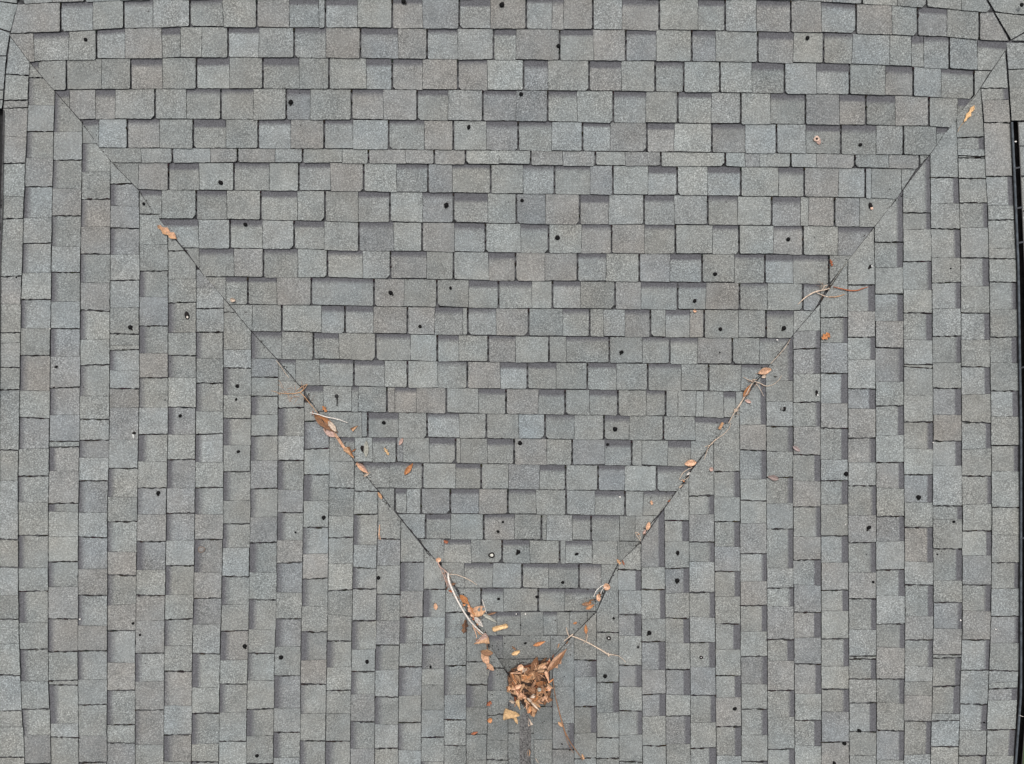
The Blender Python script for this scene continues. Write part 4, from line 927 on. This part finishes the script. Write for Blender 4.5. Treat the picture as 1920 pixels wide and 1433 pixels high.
for u, v, r in ((1800,1162,1.9),(1866,1179,1.6),(1162,931,1.8),(151,1160,1.8),(985,1150,1.6),(1585,983,1.2),(95,617,1.2),(1903,267,2.2),(1456,637,1.8),(1749,830,1.4),(968,1150,1.3)):
    o = blob('pebble', u, v, r, r*.8, r*.6, (.72,.68,.64), lift=.009, seedn=u)
    if u < 200: wh = 'in the second column of the left slope, %s of two' % ('upper' if v < 800 else 'lower')
    elif u > 1890: wh = 'inside the gutter near the right edge'
    elif 1700 < u <= 1890: wh = {1800:'against a column edge low on the right slope', 1866:'beside the lower right gutter', 1749:'on a column edge midway down the right slope'}[u]
    elif u > 1500: wh = 'on the right slope below the middle'
    elif u == 1456: wh = 'under a course edge above the broad tan leaf'
    elif u == 1162: wh = 'on a blue grey tab left of the tiny red flake'
    else: wh = 'under a course edge above the leaf pile, %s of two' % ('right' if u == 985 else 'left')
    tag(o, 'tiny white pebble '+wh, 'pebble')
# a black nail lying by the left valley, and a black hole's loose tar
nl = twig('black headed nail lying upright near the left valley', [[(632,744,2.0),(632,752,1.2),(632,762,1.0)]], DK, .010, name='nail', cat='nail')
blob('head', 632, 742, 4, 3.6, 2.2, (.03,.03,.03), lift=.008, parent=nl)
tb = blob('tar_blob', 681, 842, 4.5, 8, 1.6, DK, lift=.004, rot=.35, seedn=3); tag(tb, 'black ragged tar patch left of the greyish white dead leaf', 'tar')
for (u, v, rx, ry, rot, lb) in ((270,383,4,2,.2,'black fleck in the upper left valley crack'),):
    pass
# ---- fine dirt: flecks of tar and rot caught in joints, slots, valleys and round the pile; those round loose leaves are painted shade
DV, DF = [], []
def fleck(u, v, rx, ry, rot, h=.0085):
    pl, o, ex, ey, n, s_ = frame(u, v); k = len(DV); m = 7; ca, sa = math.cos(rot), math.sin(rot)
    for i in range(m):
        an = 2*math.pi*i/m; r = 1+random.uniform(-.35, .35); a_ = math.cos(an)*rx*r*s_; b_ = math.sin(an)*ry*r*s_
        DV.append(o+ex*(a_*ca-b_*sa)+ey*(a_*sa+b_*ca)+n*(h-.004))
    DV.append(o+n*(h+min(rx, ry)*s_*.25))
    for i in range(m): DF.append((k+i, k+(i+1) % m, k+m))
random.seed(21)
for r in range(0, 25):
    cs = parse(CELLS[r], SEG)
    for ty, x, tn, D in cs:
        y0, y1 = rline(r-1)(x), rline(r)(x)
        if not (r < 1 or xVL(y1) < x < xVR(y1)): continue
        if ty == 'S':
            if random.random() < .7: fleck(x, y0+3.5, 1.7, random.uniform(2, 4), 0)
            for q in range(random.choice((0, 1, 1, 2))): fleck(x+random.uniform(-1, 1), random.uniform(y0+8, y1-3), random.uniform(1.0, 1.8), random.uniform(1.2, 3), 0)
        if random.random() < .35: fleck(x+random.uniform(5, 40), y1+random.uniform(-.5, 1), random.uniform(2, 6), .8, 0)
for tab, fl_ in ((LC, ll), (RC, rl)):
    for k, st in tab.items():
        if k < 0: continue
        for ty, y, tn, D in parse(st, YSEG):
            if k+1 >= len(fl_): continue
            xa, xb = fl_[k](y), fl_[k+1](y); yv = yVL(xa) if tab is LC else yVR(xb)
            if y < yv+6 or ty != 'K' or y > 1440: continue
            for q in range(random.choice((1, 2, 3, 3))):
                x = random.uniform(xa+4, xb-4); fleck(x, y+random.uniform(-1, 1), random.uniform(2.5, 9), random.uniform(.7, 1.5), random.uniform(-.08, .08))
            if random.random() < .3: fleck(random.choice((xa+1, xb-1)), y, 1.8, 1.8, 0)
for ln, w_ in ((VLp[3:-1], 1), (VRp[3:-1], 1)):
    for i in range(len(ln)-1):
        (x0, y0), (x1, y1) = ln[i], ln[i+1]; L = math.hypot(x1-x0, y1-y0)
        dens = .10 if y0 < 650 else .28
        for q in range(int(L*dens)):
            t_ = random.random(); fleck(x0+(x1-x0)*t_+random.gauss(0, 3.5), y0+(y1-y0)*t_+random.gauss(0, 3.5), random.uniform(.5, 2.0), random.uniform(.4, 1.1), random.uniform(0, 3))
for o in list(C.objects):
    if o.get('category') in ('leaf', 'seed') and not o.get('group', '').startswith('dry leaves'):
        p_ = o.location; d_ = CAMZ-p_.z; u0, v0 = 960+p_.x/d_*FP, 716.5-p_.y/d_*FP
        for q in range(5 if o['category'] == 'leaf' else 2):  # leaf flecks are contact shadow put into colour; seed flecks are dirt
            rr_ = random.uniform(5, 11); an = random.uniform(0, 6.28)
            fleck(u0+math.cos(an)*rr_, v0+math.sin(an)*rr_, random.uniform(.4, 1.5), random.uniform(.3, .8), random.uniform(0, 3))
for q in range(230):
    x, y = random.gauss(996, 40), random.gauss(1275, 50)
    fleck(x, y, random.uniform(.5, 2.2), random.uniform(.4, 1.1), random.uniform(0, 3))
for q in range(260): fleck(random.uniform(0, 1900), random.uniform(0, 1433), random.uniform(.5, 1.1), random.uniform(.5, .9), random.uniform(0, 3))
do = mesh_obj('dirt_and_shade_flecks', DV, DF, toned('dirt', 90, .95, .1, .3), None, [tuple(c*random.uniform(.6, 1.6) for c in (.024, .020, .018)) for _ in DV]); tag(do, 'fine dark dirt flecks caught in the shingle joints and valleys, with painted shade flecks round loose leaves', 'dirt', kind='stuff')  # 'dirt' material also colours the painted contact shade round loose leaves
